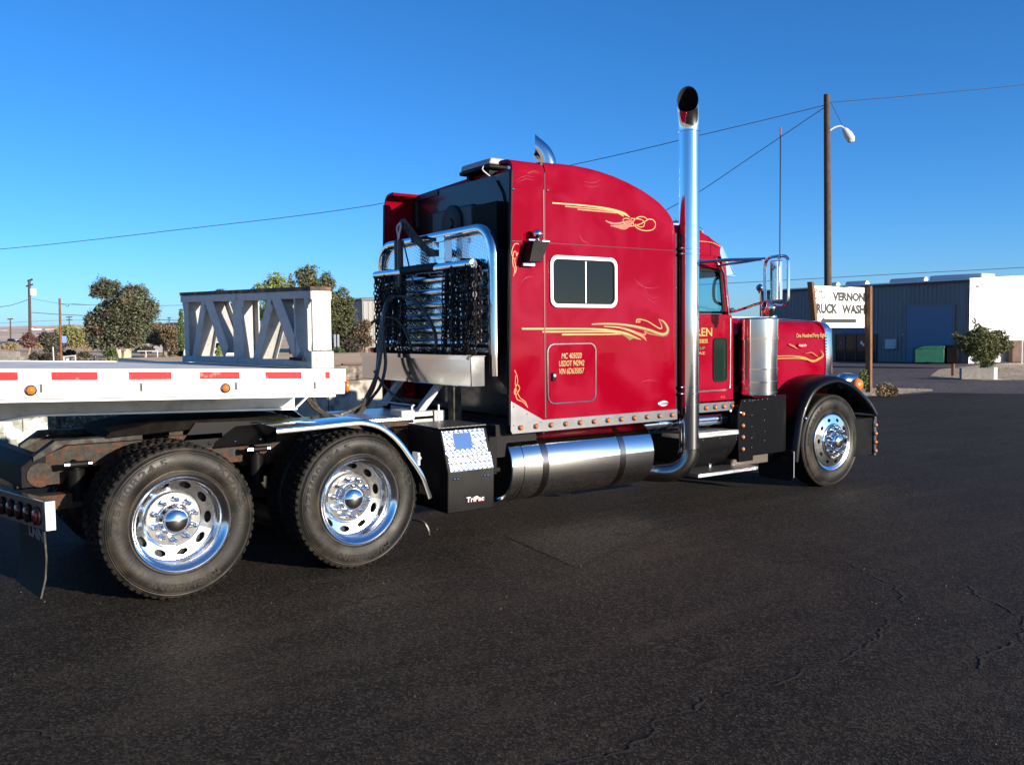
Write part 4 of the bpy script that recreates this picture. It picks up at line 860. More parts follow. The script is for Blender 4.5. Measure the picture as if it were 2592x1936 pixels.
def rim_dish(prof_rim, disc, hole_r, hole_c, hole_a, hole_b, yfun, r0, r1, n=10):
    """wheel: barrel by lathe plus a disc with real hand holes"""
    mb = MB(); mb.lathe(prof_rim, 'Y', (0, 0, 0), 60)
    mb.lathe(disc, 'Y', (0, 0, 0), 60)
    K = 24
    for h in range(n):
        ac = 2*math.pi*(h+.5)/n; half = math.pi/n
        outer = []; inn = []
        for k in range(K):
            t = 2*math.pi*k/K; cx_, sy_ = math.cos(t), math.sin(t)
            sc = 1/max(abs(cx_), abs(sy_)); ax, ay = cx_*sc, sy_*sc
            outer.append(((r0+r1)/2+ax*(r1-r0)/2, ac+ay*half)); inn.append((hole_c+cx_*hole_a, ac+sy_*hole_b/hole_c))
        def P(r, a, dy=0): return (r*math.sin(a), yfun(r)+dy, r*math.cos(a))
        v = [P(*q) for q in outer]+[P(*q) for q in inn]+[P(*q, .018) for q in inn]
        mb.add(v, [(k, (k+1) % K, K+(k+1) % K, K+k) for k in range(K)]+[(K+k, K+(k+1) % K, 2*K+(k+1) % K, 2*K+k) for k in range(K)])
    return mb
WM = {}
def wheel(parent, x, y, side, kind, rot=0.):
    """kind 'drive' (dished) or 'steer' (domed); side -1 near"""
    if kind not in WM:
        D = {}
        if kind == 'drive':
            yf = lambda r: .200-(r-.20)*.25
            rim = [(.306, .20), (.306, .06), (.300, .05), (.310, .035), (.316, .026), (.330, .016), (.336, .006), (.332, .000), (.322, .004), (.312, .020), (.292, .032), (.286, .050), (.286, .070), (.290, .085), (.288, .095), (.291, .135), (.290, .165), (.286, .178)]
            disc = [(.204, yf(.204)), (.196, .196), (.190, .184), (.184, .176), (.105, .174), (.100, .20)]
            D['rim'] = mesh_of(rim_dish(rim, disc, 0, .246, .0235, .043, yf, .204, .288), 'wheel', 'rimalu', ang=40)
            hub = MB(); hub.lathe([(.108, .174), (.106, .165), (.112, .155), (.114, .142), (.112, .134), (.110, .130)], 'Y', (0, 0, 0), 40)
            D['hub'] = mesh_of(hub, 'hub', 'rimalu')
            cap = MB(); cap.lathe([(.110, .130), (.107, .122)]+[(.103*math.cos(R(a)), .120-.070*math.sin(R(a))) for a in (5, 15, 25, 35, 50, 65, 80)]+[(.0001, .050)], 'Y', (0, 0, 0), 40); D['cap'] = mesh_of(cap, 'hub_cap', 'chrome')
            nb = .175; nl = .072; nr = .0205
        else:
            yf = lambda r: .008+(.30-r)*.10-.0
            rim = [(.306, .20), (.306, .06), (.316, .026), (.330, .014), (.336, .006), (.332, .000), (.322, .003), (.312, .012), (.300, .018), (.292, .016)]
            def yf(r): return .012-(.29-r)*.18
            disc = [(.20, yf(.20)), (.192, -.012), (.185, -.018), (.105, -.020), (.1, 0)]
            D['rim'] = mesh_of(rim_dish(rim, disc, 0, .246, .019, .027, yf, .20, .292), 'wheel', 'rimalu', ang=40)
            hub = MB(); hub.lathe([(.185, -.019), (.178, -.030), (.10, -.034), (.096, -.060), (.088, -.072), (.08, -.076)], 'Y', (0, 0, 0), 40); D['hub'] = mesh_of(hub, 'hub', 'chrome')
            cap = MB(); cap.lathe([(.08, -.076)]+[(.08*math.cos(R(a)), -.076-.035*math.sin(R(a))) for a in (10, 25, 45, 65, 80)]+[(.0001, -.111)], 'Y', (0, 0, 0), 40); D['cap'] = mesh_of(cap, 'hub_cap', 'chrome')
            nb = -.030; nl = .060; nr = .020
        nut = MB(); nut.lathe([(nr*1.15, nb), (nr*1.1, nb-.012), (nr, nb-.016), (nr*.92, nb-nl*.72), (nr*.7, nb-nl*.92), (nr*.35, nb-nl), (.0001, nb-nl*1.02)], 'Y', (0, 0, 0), 12); D['nut'] = mesh_of(nut, 'lug_nut', 'chrome')
        drum = MB(); drum.lathe([(.0001, .245), (.300, .245), (.305, .20)], 'Y', (0, 0, 0), 32); D['drum'] = mesh_of(drum, 'brake_drum', 'brake')
        D['tyre'] = mesh_of(tyre_mesh(.285, True, drive=(kind == 'drive')), 'tyre', 'tyre', ang=28)
        D['tyre'].materials.append(M['tread'])
        for p in D['tyre'].polygons:
            rr_ = math.hypot(p.center.x, p.center.z)
            if rr_ > .505: p.material_index = 1
        tl = (('275/80R24.5', -52, .437, .044, .62), ('XDN2', 58, .440, .050, .36), ('MICHELIN', 176, .437, .046, .46)) if kind == 'drive' else (('275/80R24.5', -60, .437, .034, .5), ('MICHELIN', 180, .437, .040, .4))
        lm = mat('raised_black_lettering', (.010, .009, .008), .5, spec=.2)
        D['text'] = [mesh_of(tyre_text(*q), 'sidewall_lettering', lm, smooth=False) for q in [(t, dg, rr_, h, wd) for t, dg, rr_, h, wd in tl]]
        WM[kind] = D
    D = WM[kind]
    w = put(D['rim'], 'wheel', parent, (x, y, .519))
    w.rotation_euler = ((0, rot, 0) if side < 0 else (0, rot, math.pi)); w.rotation_euler.z += R(4.5) if (kind == 'drive' and side < 0) else 0
    put(D['tyre'], 'tyre', w, (0, 0, 0), local=True).rotation_euler = (0, -rot, 0)
    for tx in D['text']: put(tx, 'sidewall_lettering', w, (0, 0, 0), local=True).rotation_euler = (0, -rot, 0)
    put(D['hub'], 'hub', w, (0, 0, 0), local=True); put(D['cap'], 'hub_cap', w, (0, 0, 0), local=True); put(D['drum'], 'brake_drum', w, (0, 0, 0), local=True)
    for i in range(10):
        a = 2*math.pi*i/10; put(D['nut'], 'lug_nut', w, (.143*math.sin(a), 0, .143*math.cos(a)), local=True)
    return w
wheel(T, 0, -1.212, -1, 'drive', R(4)); wheel(T, 1.325, -1.212, -1, 'drive', R(-9)); wheel(T, 7.21, -1.19, -1, 'steer', R(3))
wheel(T, 0, 1.212, 1, 'drive'); wheel(T, 1.325, 1.212, 1, 'drive', .2); wheel(T, 7.21, 1.19, 1, 'steer')
for x in (0, 1.325):
    for s in (-1, 1):
        o = put(WM['drive']['tyre'], 'inner_tyre', T, (x, s*.865, .519)); o.rotation_euler = (0, .3, 0 if s < 0 else math.pi)
for x in (0, 1.325): B(MB().cyl((x, -.9, .515), (x, .9, .515), .07, 14).sphere((x, 0, .52), .22, 16, 10), 'axle', 'grime', T)
B(MB().cyl((7.21, -.95, .48), (7.21, .95, .48), .05, 10), 'axle', 'grime', T)

# ------------------------------------------------------------------ chassis
for s in (-1, 1):
    mb = MB(); mb.prism([(-.87, .755), (-.62, .755), (-.55, .86), (.60, .86), (.66, .76), (7.6, .76), (7.6, 1.02), (-.1, 1.02), (-.58, 1.02), (-.86, .905)], 'Y', s*.41, s*.45); B(mb, 'frame_rail', 'rust', T)
    mb = MB(); mb.prism([(-.80, .962), (-.66, 1.062), (-.08, 1.062), (-.08, 1.03), (-.60, 1.03), (-.80, .93)], 'Y', s*.34, s*.475); B(mb, 'frame_ramp', 'frame_grey', T)
    mb = MB(); mb.lathe([(.085, -.012), (.085, 0)], 'Y', (-.76, s*.452, .83), 24); mb.lathe([(.0001, -.012), (.085, -.012)], 'Y', (-.76, s*.452, .83), 24) if s < 0 else None; B(mb, 'frame_end_cap', 'rust', T)
    for x in (-.545, .74):
        mb = MB(); mb.cyl((x, s*.56, .64), (x, s*.56, .86), .055, 16); mb.cyl((x, s*.45, .905), (x, s*.60, .905), .018, 10); mb.cyl((x, s*.56, .86), (x, s*.56, .91), .03, 12); mb.cyl((x-.05, s*.62, .905), (x+.07, s*.62, .905), .022, 10); B(mb, 'shock_absorber', 'satin', T)
        mb = MB(); mb.cyl((x-.085, s*.62, .905), (x-.05, s*.62, .905), .024, 10); mb.cyl((x+.07, s*.62, .905), (x+.09, s*.62, .905), .02, 10); B(mb, 'shock_bolt', 'chrome_dull', T)
    mb = MB(); mb.prism([(.12, .80), (.66, .80), (.66, .86), (.60, .94), (.20, .94)], 'Y', s*.452, s*.48); B(mb, 'frame_gusset', 'rust', T)
    mb = MB(); mb.prism([(.16, .94), (.92, .93), (.95, 1.11), (.30, 1.13)], 'Y', s*.46, s*.50); fb = B(mb, 'fifth_wheel_bracket', 'black', T)
    mb = MB()
    for x in (.24, .40, .60, .80): mb.sphere((x, s*.503, .965), .014, 8, 6)
    B(mb, 'bracket_bolt', 'chrome_dull', fb, kind='stuff')
    for x in (.35, .98, 1.65): 
        mb = MB(); mb.lathe([(.0001, .52), (.13, .52), (.14, .56), (.13, .6), (.145, .66), (.12, .72), (.0001, .73)], 'Z', (x-.66, s*.58, 0), 18); B(mb, 'air_spring', 'grime', T)
mb = MB(); [mb.box(x, x+.12, -.41, .41, .80, .98) for x in (-.4, .6, 1.9, 3.2, 4.6)]; B(mb, 'crossmember', 'grime', T, kind='stuff')
mb = MB(); mb.prism([(-.88, .745), (-.88, .895), (-.80, .958), (-.72, .96), (-.72, .75)], 'Y', -.452, .9); mb.xf(lambda p: (p.x-.12*(p.y+.45), p.y, p.z)); B(mb, 'rear_frame_box', mat('worn_blue_black_paint', (.006, .0065, .0075), .6, 0, 0, .08, noise_amt=.5, nscale=12), T, bev=.006)
mb = MB(); mb.prism([(-.35, .03+1.02), (.10, 1.07), (.98, 1.10), (1.02, 1.14), (.0, 1.15), (-.30, 1.10)], 'Y', -.48, .48); B(mb, 'fifth_wheel', 'grime', T, bev=.01)
mb = MB(); mb.box(.1, .5, -.5, .5, 1.0, 1.04); mb.box(.12, .22, -.44, .44, 1.04, 1.07); mb.tube(smooth_path([(.2, -.4, 1.06), (.5, -.3, 1.12), (.9, -.2, 1.1), (1.3, -.3, 1.05)]), .018, 6); B(mb, 'fifth_wheel_base', 'rust', T)
# rear light bar and mud flaps
SW_ = math.tan(R(15)); shb = lambda p: Vector((p.x+.055-SW_*(p.y+1.215), p.y, p.z)); shf = lambda p: Vector((p.x+.03-.14*(p.y+1.2), p.y, p.z))
mb = MB(); mb.box(-.885, -.825, -1.215, 1.0, .575, .765); mb.xf(shb); rb = B(mb, 'rear_light_bar', 'chrome_dull', T, bev=.005)
mb = MB(); mb.box(-.883, -.827, -1.219, -1.2155, .578, .762); mb.xf(shb); B(mb, 'bar_end_cap', 'insul', rb)
for s in (-1, 1):
    for i in range(6):
        yy = s*(1.10-i*.135); lamp(rb, -.8305-SW_*(yy+1.215)-.002, yy, .66, .048, '-X', 'redlens').rotation_euler = (0, 0, R(15))
    mb = MB(); pts = [(-.86, .57), (-.855, .40), (-.865, .27), (-.895, .15)]
    mb.prism([(x, z) for x, z in pts]+[(x-.008, z) for x, z in pts[::-1]], 'Y', s*1.20, s*.62); mb.xf(shf); fl = B(mb, 'rear_mud_flap', 'rubber_flap', T)
    mb = MB(); mb.prism([(x+.001, z) for x, z in pts]+[(x-.009, z) for x, z in pts[::-1]], 'Y', s*1.2035, s*1.2005); mb.xf(shf); B(mb, 'flap_edge', 'frame_grey', fl)
    mb = text_mb('LNN', .075, .34, bold=.05); mb.xf(lambda p: (-.8715, (-1.17 if s < 0 else .85)+.30-p.x, .50+p.y)); mb.xf(shf); B(mb, 'flap_plate', 'alu', fl, smooth=False)
    mb = MB(); mb.box(-.84, -.50, s*.60, s*.47, .60, .70); B(mb, 'bar_bracket', 'rust', rb)

# half fenders over the front drive axle
for s in (-1, 1):
    P2 = [(.67, 1.128), (.95, 1.135), (1.25, 1.145), (1.37, 1.14), (1.50, 1.10), (1.61, 1.025), (1.70, .93), (1.765, .84), (1.83, .75), (1.885, .66), (1.92, .57), (1.95, .48)]
    Sx = smooth_path([(x, 0, z) for x, z in P2], 4); secs = []
    for i, p in enumerate(Sx):
        t = (Sx[min(i+1, len(Sx)-1)]-Sx[max(i-1, 0)]).normalized(); nn = Vector((-t.z, 0, t.x))
        prof = [(1.235, -.045), (1.238, -.022), (1.228, -.006), (1.205, .0), (1.0, .003), (.70, .0), (.66, -.012), (.66, -.016), (.70, -.006), (1.0, -.003), (1.20, -.006), (1.222, -.012), (1.230, -.024), (1.228, -.045)]
        pin = 1-.5*max(0, (i-len(Sx)+6)/6)
        secs.append([(p.x+nn.x*h, s*(1.235-(1.235-yy)*pin), p.z+nn.z*h) for yy, h in prof])
    mb = MB(); mb.loft(secs); hf = B(mb, 'half_fender', 'chrome', T, ang=40)
    mb = MB(); mb.box(1.6, 1.66, s*1.0, s*.45, .95, .99); mb.tube([(.85, s*1.0, 1.12), (.85, s*.45, .95)], .02, 8); B(mb, 'fender_arm', 'satin', hf)
mb = MB(); mb.sphere((1.845, -1.20, .80), .02, 8, 6); mb.box(1.84, 1.86, -1.19, -1.1, .74, .84); B(mb, 'fender_bracket', 'insul', T)

# deck plate, frame step and tank guard behind the cab
mb = MB(); mb.box(1.75, 2.38, -.50, .50, 1.03, 1.062); B(mb, 'deck_plate', 'grip', T, bev=.004)
mb = MB(); mb.prism([(2.17, .99), (2.50, .99), (2.50, 1.10), (2.19, 1.10)], 'Y', -.50, -.42); mb.box(2.42, 2.5, -.42, .42, .98, 1.09); mb.box(2.05, 2.18, -.52, -.3, 1.065, 1.12); B(mb, 'rack_foot_channel', 'steel_white', T, bev=.004)
for y in (-.40, .36):
    mb = MB(); mb.prism([(2.26, 1.10), (2.33, 1.10), (2.56, 1.36), (2.50, 1.36)], 'Y', y-.04, y+.04); B(mb, 'rack_brace', 'steel_white', T, bev=.003)
mb = MB(); mb.box(2.52, 2.60, -.62, -.52, .95, 1.4); mb.box(2.52, 2.60, .5, .6, .95, 1.4); mb.box(2.56, 2.60, -.5, .5, 1.12, 1.16); B(mb, 'rack_leg', 'frame_grey', T)
mb = MB(); mb.tube([(2.18, -.50, 1.16), (2.18, .55, 1.16)], .008, 6); mb.tube([(2.18, -.47, 1.0), (2.18, -.47, 1.16)], .012, 6); mb.tube([(2.40, -.56, .9), (2.40, -.56, 1.16)], .010, 6); B(mb, 'hold_down_rod', 'alu', T)
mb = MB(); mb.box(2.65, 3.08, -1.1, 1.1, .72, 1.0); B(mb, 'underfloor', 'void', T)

# headache rack
XR = 2.68
mb = MB(); path = [(XR, 1.09, 1.40), (XR, 1.09, 2.46)]+[(XR, 1.09-.24*(1-math.cos(R(a))), 2.46+.24*math.sin(R(a))) for a in (15, 30, 45, 60, 75, 90)]+[(XR, -.81, 2.70)]+[(XR, -.81-.24*math.sin(R(a)), 2.46+.24*math.cos(R(a))) for a in (15, 30, 45, 60, 75, 90)]+[(XR, -1.05, 1.42)]
mb.tube(path, .046, 16); rk = B(mb, 'headache_rack', 'chrome', T)
mb = MB(); pl = [(1.05, 1.62), (1.05, 2.46)]+[(1.05-.2*(1-math.cos(R(a))), 2.46+.2*math.sin(R(a))) for a in (30, 60, 90)]+[(-.81, 2.66)]+[(-.81-.2*math.sin(R(a)), 2.46+.2*math.cos(R(a))) for a in (30, 60, 90)]+[(-1.01, 1.62)]
mb.prism(pl, 'X', XR+.012, XR+.018); B(mb, 'rack_plate', 'rackplate', rk, smooth=False)
for i in range(6):
    z = 1.66+i*.12; mb = MB(); n = 10; v = [(XR+.010-.034*math.sin(math.pi*k/n), yy, z+.085*(1-math.cos(math.pi*k/n))/2) for yy in (-.98, 1.02) for k in range(n+1)]
    mb.add(v, [(k, k+1, n+2+k, n+1+k) for k in range(n)]+[tuple(range(n+1)), tuple(range(n+1, 2*n+2))[::-1]]); B(mb, 'rack_rib', 'rib', rk)
mb = MB(); mb.tube([(2.55, .95, 2.395), (2.55, -.93, 2.385)], .041, 16); cbr = B(mb, 'chain_hanger_bar', 'chrome', rk)
mb = MB(); mb.tube([(2.55, .35, 2.40), (2.55, -.30, 2.395)], .046, 16); B(mb, 'rubber_sleeve', 'satin', cbr)
mb = MB()
for y in (.8, .1, -.7): mb.box(2.57, XR, y-.02, y+.02, 2.33, 2.45)
B(mb, 'bar_bracket', 'satin', cbr)
# tray at the foot of the rack
mb = MB(); mb.add([(2.42, 1.05, 1.335), (2.42, -1.08, 1.335), (2.56, -1.08, 1.335), (2.56, 1.05, 1.335), (2.415, 1.05, 1.59), (2.415, -1.08, 1.59), (2.56, -1.08, 1.59), (2.56, 1.05, 1.59)],
    [(0, 1, 5, 4), (1, 2, 6, 5), (2, 3, 7, 6), (3, 0, 4, 7), (0, 3, 2, 1)]); tr = B(mb, 'chain_tray', 'chrome_dull', T, bev=.006)
mb = MB(); mb.box(2.40, 2.435, -1.04, 1.06, 1.5915, 1.603); mb.box(2.40, 2.412, -1.04, 1.06, 1.565, 1.5915); mb.box(2.435, 2.56, -1.09, -1.07, 1.5915, 1.60); B(mb, 'tray_lip', 'tank', tr)

# chains on the hanger bar
def chain_mesh(nlink, seed):
    rg = random.Random(seed); mb = MB(); z = 0; hook = rg.random() < .5
    for i in range(nlink):
        q = MB(); a, b_ = .016, .026; pts = []
        for k in range(10):
            t = 2*math.pi*k/10; pts.append(Vector((0, a*math.cos(t), b_*math.sin(t))))
        n = 5; v = []; f = []
        for k in range(10):
            t = (pts[(k+1) % 10]-pts[k-1]).normalized(); w = t.cross(Vector((1, 0, 0)))
            for j in range(n):
                u = 2*math.pi*j/n; v.append(tuple(pts[k]+(Vector((1, 0, 0))*math.cos(u)+w*math.sin(u))*.0065))
        f = [(k*n+j, k*n+(j+1) % n, ((k+1) % 10)*n+(j+1) % n, ((k+1) % 10)*n+j) for k in range(10) for j in range(n)]
        ra = (math.pi/2 if i % 2 else 0)+rg.uniform(-.4, .4); ox = rg.uniform(-.006, .006)
        q.add(v, f); q.xf(lambda p: (p.x*math.cos(ra)-p.y*math.sin(ra), p.x*math.sin(ra)+p.y*math.cos(ra)+ox, p.z+z)); mb.add(q.v, q.f)
        z -= .041
    if hook:
        mb.tube(smooth_path([(0, 0, z+.02), (0, .0, z-.02), (0, .03, z-.06), (0, .0, z-.09), (0, -.035, z-.07)]), .010, 6)
    return mesh_of(mb, 'tie_down_chain', 'chain')
chm = [chain_mesh(17, 1), chain_mesh(15, 2), chain_mesh(18, 3), chain_mesh(16, 5)]
rnd = random.Random(11)
pos = [('left', .92-i*.046) for i in range(14)]+[('right', -.47-i*.040) for i in range(14)]
for i, (side, y) in enumerate(pos):
    for k in range(2):
        o = put(chm[(i*2+k) % 4], 'tie_down_chain', None, (2.53+k*.035+rnd.uniform(-.012, .012), y+rnd.uniform(-.02, .02), 2.345+rnd.uniform(-.02, .03)))
        o.rotation_euler = (R(rnd.uniform(-2, 2)), R(rnd.uniform(-3, 1)), rnd.uniform(0, 3))
        if side == 'left':
            tag(o, 'dark tie-down chain hanging on the left half of the rack behind the hoses', 'chain', 'chains hanging on the left half of the rack')
        else:
            tag(o, 'dark tie-down chain hanging on the right half of the rack near the sleeper', 'chain', 'chains hanging on the right half of the rack')
mb = MB()
rg = random.Random(5)
for i in range(70):
    y = rg.uniform(-1.0, 1.0); mb.lathe([(.016, -.005), (.021, 0), (.016, .005), (.011, 0)], 'Y', (2.50+rg.uniform(-.05, .04), y, 1.60+rg.uniform(.0, .05)), 8, closed=True)
o = B(mb, 'loose_chain_heap', 'chain', None, kind='stuff'); tag(o, 'heap of loose dark chain lying in the polished tray', 'chain')

# hose tender arm with springs, hoses
mb = MB()
armp = [(.505, 2.93), (.40, 2.935), (.185, 2.775), (-.06, 2.615), (-.18, 2.582), (-.32, 2.575), (-.32, 2.515), (-.07, 2.525), (.225, 2.695), (.478, 2.868)]
mb.prism([(y-.045, z-.02) for y, z in armp], 'X', 2.575, 2.585); arm = B(mb, 'hose_tender_arm', 'frame_grey', T)
tm = text_mb('CHUC', .085, .26, bold=.06); dv = Vector((0, -.225, -.165)).normalized(); uv = Vector((0, -.165*-1, .225)).normalized(); uv = Vector((0, .59, .81)); uv = Vector((0, dv.z*-1*-1, 0))
dv = Vector((0, -.81, -.586)); uv = Vector((0, -.586*-1*-1, .81))
tm.xf(lambda p: Vector((2.5735, .405, 2.815))+dv*p.x+Vector((0, -.586, .81))*p.y); B(tm, 'arm_lettering', 'satin', arm, smooth=False)
mb = MB(); mb.box(2.56, 2.64, -.43, -.33, 2.44, 2.66); mb.box(2.545, 2.56, -.45, -.31, 2.42, 2.47); mb.box(2.545, 2.56, -.45, -.31, 2.62, 2.67); B(mb, 'arm_clamp', 'chrome_dull', arm, bev=.004)
mb = MB(); mb.tube(smooth_path([(2.565, .43, 2.88), (2.555, .40, 2.84), (2.55, .425, 2.77), (2.55, .45, 2.70)]), .010, 6); mb.tube(smooth_path([(2.565, .43, 2.88), (2.555, .475, 2.84), (2.55, .455, 2.77), (2.55, .43, 2.70)]), .010, 6); B(mb, 'spring_hook', 'insul', arm)
for y in (.465, .40):
    mb = MB(); mb.tube([(2.545, y, 2.715), (2.545, y, 2.70), (2.545, y, 2.25), (2.545, y-.003, 2.235)], [.012, .030, .030, .012], 12); B(mb, 'hose_spring', 'hose', arm)
mb = MB(); mb.tube([(2.545, .465, 2.25), (2.545, .43, 2.17)], .006, 5); mb.tube([(2.545, .40, 2.25), (2.545, .43, 2.17)], .006, 5); mb.tube([(2.54, .33, 2.70), (2.54, .16, 2.33), (2.54, -.03, 2.07)], .008, 5); B(mb, 'strap', 'hose', arm)
Hs = [(2.50, .42, 2.155), (2.42, .42, 2.12), (2.35, .38, 2.01), (2.30, .34, 1.83), (2.27, .32, 1.65), (2.24, .30, 1.47), (2.17, .26, 1.31), (2.07, .2, 1.20), (1.95, .12, 1.12), (1.78, .1, 1.07), (1.62, .1, 1.09), (1.48, .08, 1.19), (1.36, .05, 1.30), (1.20, .02, 1.38)]
for k, (dy, dx) in enumerate(((0, 0), (.045, .012), (-.04, -.02), (.01, .04))):
    pts = [(x+dx*(1+math.sin(i*.9+k)), y+dy*(1+.3*math.sin(i+k)), z+(.015*math.sin(i*1.7+k*2) if 0 < i < 13 else 0)-.02*k*(1 if 7 < i < 12 else 0)) for i, (x, y, z) in enumerate(Hs)]
    mb = MB(); mb.tube(smooth_path(pts, 6), .0165, 8); B(mb, 'air_hose', 'hose', T)
for k in range(2):
    mb = MB(); mb.tube(smooth_path([(2.52-.02*k, .43, 2.15), (2.52, .30, 2.15), (2.52, .137, 2.115), (2.52, -.062, 2.03), (2.52, -.236, 1.89), (2.52, -.318, 1.753), (2.52, -.31, 1.60)], 6), .0135+.004*k, 8); B(mb, 'air_hose', 'hose', T)
mb = MB(); mb.tube(smooth_path([(2.33, .63, 1.90), (2.40, .55, 1.955), (2.48, .45, 1.95), (2.52, .37, 1.90), (2.54, .28, 1.79), (2.54, .208, 1.68), (2.54, .18, 1.60)], 6), .016, 8); B(mb, 'air_hose', 'hose', T)
mb = MB(); mb.tube(smooth_path([(2.22, .36, 1.44), (2.28, .33, 1.33), (2.36, .28, 1.22), (2.45, .22, 1.14), (2.55, .2, 1.1)], 6), .013, 8); B(mb, 'air_hose', 'hose', T)

# ------------------------------------------------------------------ the trailer
TR = thing('flatbed_trailer', 'white flatbed trailer nose with red tape stripes above the rear wheels', 'trailer', (1.19, 0, 1.4))
def zt(x): return 1.573-.032*x
def slab(x0, x1, y0, y1, h0, h1):
    """box whose top and bottom follow the sloping deck; heights relative to the deck top"""
    mb = MB(); v = [(x, y, zt(x)+h) for x in (x0, x1) for y in (y0, y1) for h in (h0, h1)]
    return mb.add(v, [(0, 1, 3, 2), (4, 6, 7, 5), (0, 4, 5, 1), (2, 3, 7, 6), (0, 2, 6, 4), (1, 5, 7, 3)])
XE = -8.2
B(slab(XE, 1.15, -1.26, 1.26, -.035, -.006), 'deck_floor', mat('trailer_deck_boards', (.62, .60, .55), .7, noise_amt=.2, nscale=6), TR)
for s in (-1, 1):
    a, b_ = sorted((s*1.30, s*1.26)); sr = B(slab(XE, 1.187, a, b_, -.094, 0), 'side_rail', 'trailer_white', TR, bev=.004)
    a, b_ = sorted((s*1.292, s*1.26)); B(slab(XE, 1.178, a, b_, -.185, -.098), 'lower_side_rail', 'trailer_white', TR, bev=.003)
    a, b_ = sorted((s*1.304, s*1.20)); B(slab(XE, 1.10, a, b_, -.205, -.190), 'rail_flange', 'trailer_white', TR, bev=.002)
    a, b_ = sorted((s*1.294, s*1.255)); B(slab(XE, 1.17, a, b_, -.0975, -.0945), 'rail_groove', 'trim_dark', TR)
    if s < 0:
        tapes = [(-3.2, -2.93), (-2.75, -2.48), (-2.30, -2.03), (-1.85, -1.58), (-1.24, -.955), (-.774, -.510), (-.327, -.059), (.124, .394), (.575, .842), (1.023, 1.059)]
        for x0, x1 in tapes: B(slab(x0, x1, -1.3022, -1.3002, -.070, -.020), 'reflective_tape', 'tape_red', TR, smooth=False)
        B(slab(1.072, 1.165, -1.3022, -1.3002, -.075, -.022), 'reflective_tape', 'tape_grey', TR, smooth=False)
        for x in (-2.9, -.889, .294):
            lp = lamp(TR, x, -1.2935, zt(x)-.132, .027)
            mb = MB(); mb.lathe([(.033, -1.2935), (.042, -1.2955), (.045, -1.2935)], 'Y', (x, 0, zt(x)-.132), 20); B(mb, 'lamp_ring', 'tape_grey', TR)
        for x in (-2.6, -2.0, -1.42, -.828, -.247, .372, .947):
            B(slab(x, x+.10, -1.306, -1.2925, -.145, -.097), 'winch_clip', 'trailer_white', TR, bev=.002)
            B(slab(x-.012, x, -1.2945, -1.2925, -.147, -.098), 'clip_gap', 'trim_dark', TR)
mb = slab(1.15, 1.185, -1.26, 1.26, -.185, -.003); B(mb, 'front_rail', 'trailer_white', TR, bev=.006)
lamp(TR, 1.189, -1.275, zt(1.19)-.125, .03, '+X'); 
mb = MB(); mb.sphere((1.198, -1.285, zt(1.19)-.13), .038, 14, 8, (.5, .8, 1.2)); B(mb, 'corner_lamp', 'amber', TR)
# two deep I-beams that drop away behind, kingpin plate and crossmembers
def zb(x): return zt(x)-.335 if x > -.78 else zt(x)-.335-(.30*(-.78-x)**1.35)
for s in (-1, 1):
    xs = [1.09, .8, .4, 0, -.4, -.78, -.95, -1.1, -1.3, -1.6, -2.0]; top = [(x, zt(x)-.205) for x in xs]; bot = [(x, zb(x)) for x in xs]
    mb = MB(); mb.prism(top+bot[::-1], 'Y', s*.50, s*.492); bm_ = B(mb, 'main_beam', 'trailer_under', TR, smooth=False)
    mb = MB(); mb.prism([(x, z) for x, z in bot]+[(x, z-.014) for x, z in bot[::-1]], 'Y', s*.56, s*.44); B(mb, 'beam_flange', 'trailer_white', bm_)
    mb = MB()
    for x, z in ((.14, 1.365), (.2, 1.35), (.42, 1.37), (.44, 1.34), (.5, 1.36)): mb.sphere((x, s*.501, z-.02), .007, 8, 4)
    B(mb, 'beam_bolt', 'trim_dark', bm_, kind='stuff')
B(slab(.10, 1.10, -.49, .49, -.345, -.325), 'kingpin_plate', 'grime', TR)
mb = MB()
for x in [1.0-.33*i for i in range(12)]: mb.add(slab(x, x+.05, -1.25, -.51, -.115, -.04).v, slab(0, 1, 0, 1, 0, 1).f); mb.add(slab(x, x+.05, .51, 1.25, -.115, -.04).v, slab(0, 1, 0, 1, 0, 1).f)
B(mb, 'crossmember', 'trailer_under', TR)
mb = MB(); mb.prism([(1.09, 1.205), (1.11, 1.205), (1.27, 1.345), (1.25, 1.345)], 'Y', -.52, -.48); B(mb, 'nose_brace', 'trailer_white', TR)

# ------------------------------------------------------------------ steel truss frame lying across the deck
A0 = Vector((.925, -1.30, 0)); A1 = Vector((.62, 1.08, 0)); du = (A1-A0).normalized(); Lh = (A1-A0).length; dn = Vector((-du.y, du.x, 0)); dn = dn if dn.x > 0 else -dn   # dn: away from the camera side
TF = thing('steel_truss_frame', 'weathered white steel truss frame with a rusty top cap standing across the trailer deck', 'truss frame', (.7, -.4, 1.56))
ZB0 = zt(.9)+.002
def tf(u, n, z): return A0+du*u+dn*n+Vector((0, 0, z+(z-1.545)*.07*u/2.4+.010*u/2.4))
def tbox(u0, u1, n0, n1, z0, z1, name, m, parent=TF, bev=.003, z0b=None, z1b=None):
    mb = MB(); v = []
    for u in (u0, u1):
        for n_ in (n0, n1):
            for z in ((z0, z1) if u == u0 else (z0 if z0b is None else z0b, z1 if z1b is None else z1b)): v.append(tuple(tf(u, n_, z)))
    mb.add(v, [(0, 1, 3, 2), (4, 6, 7, 5), (0, 4, 5, 1), (2, 3, 7, 6), (0, 2, 6, 4), (1, 5, 7, 3)]); return B(mb, name, m, parent, bev=bev)
DW = .162; HT = ZB0+.565
zl = .025  # the far end sits a little higher on the deck
half = Lh*.512
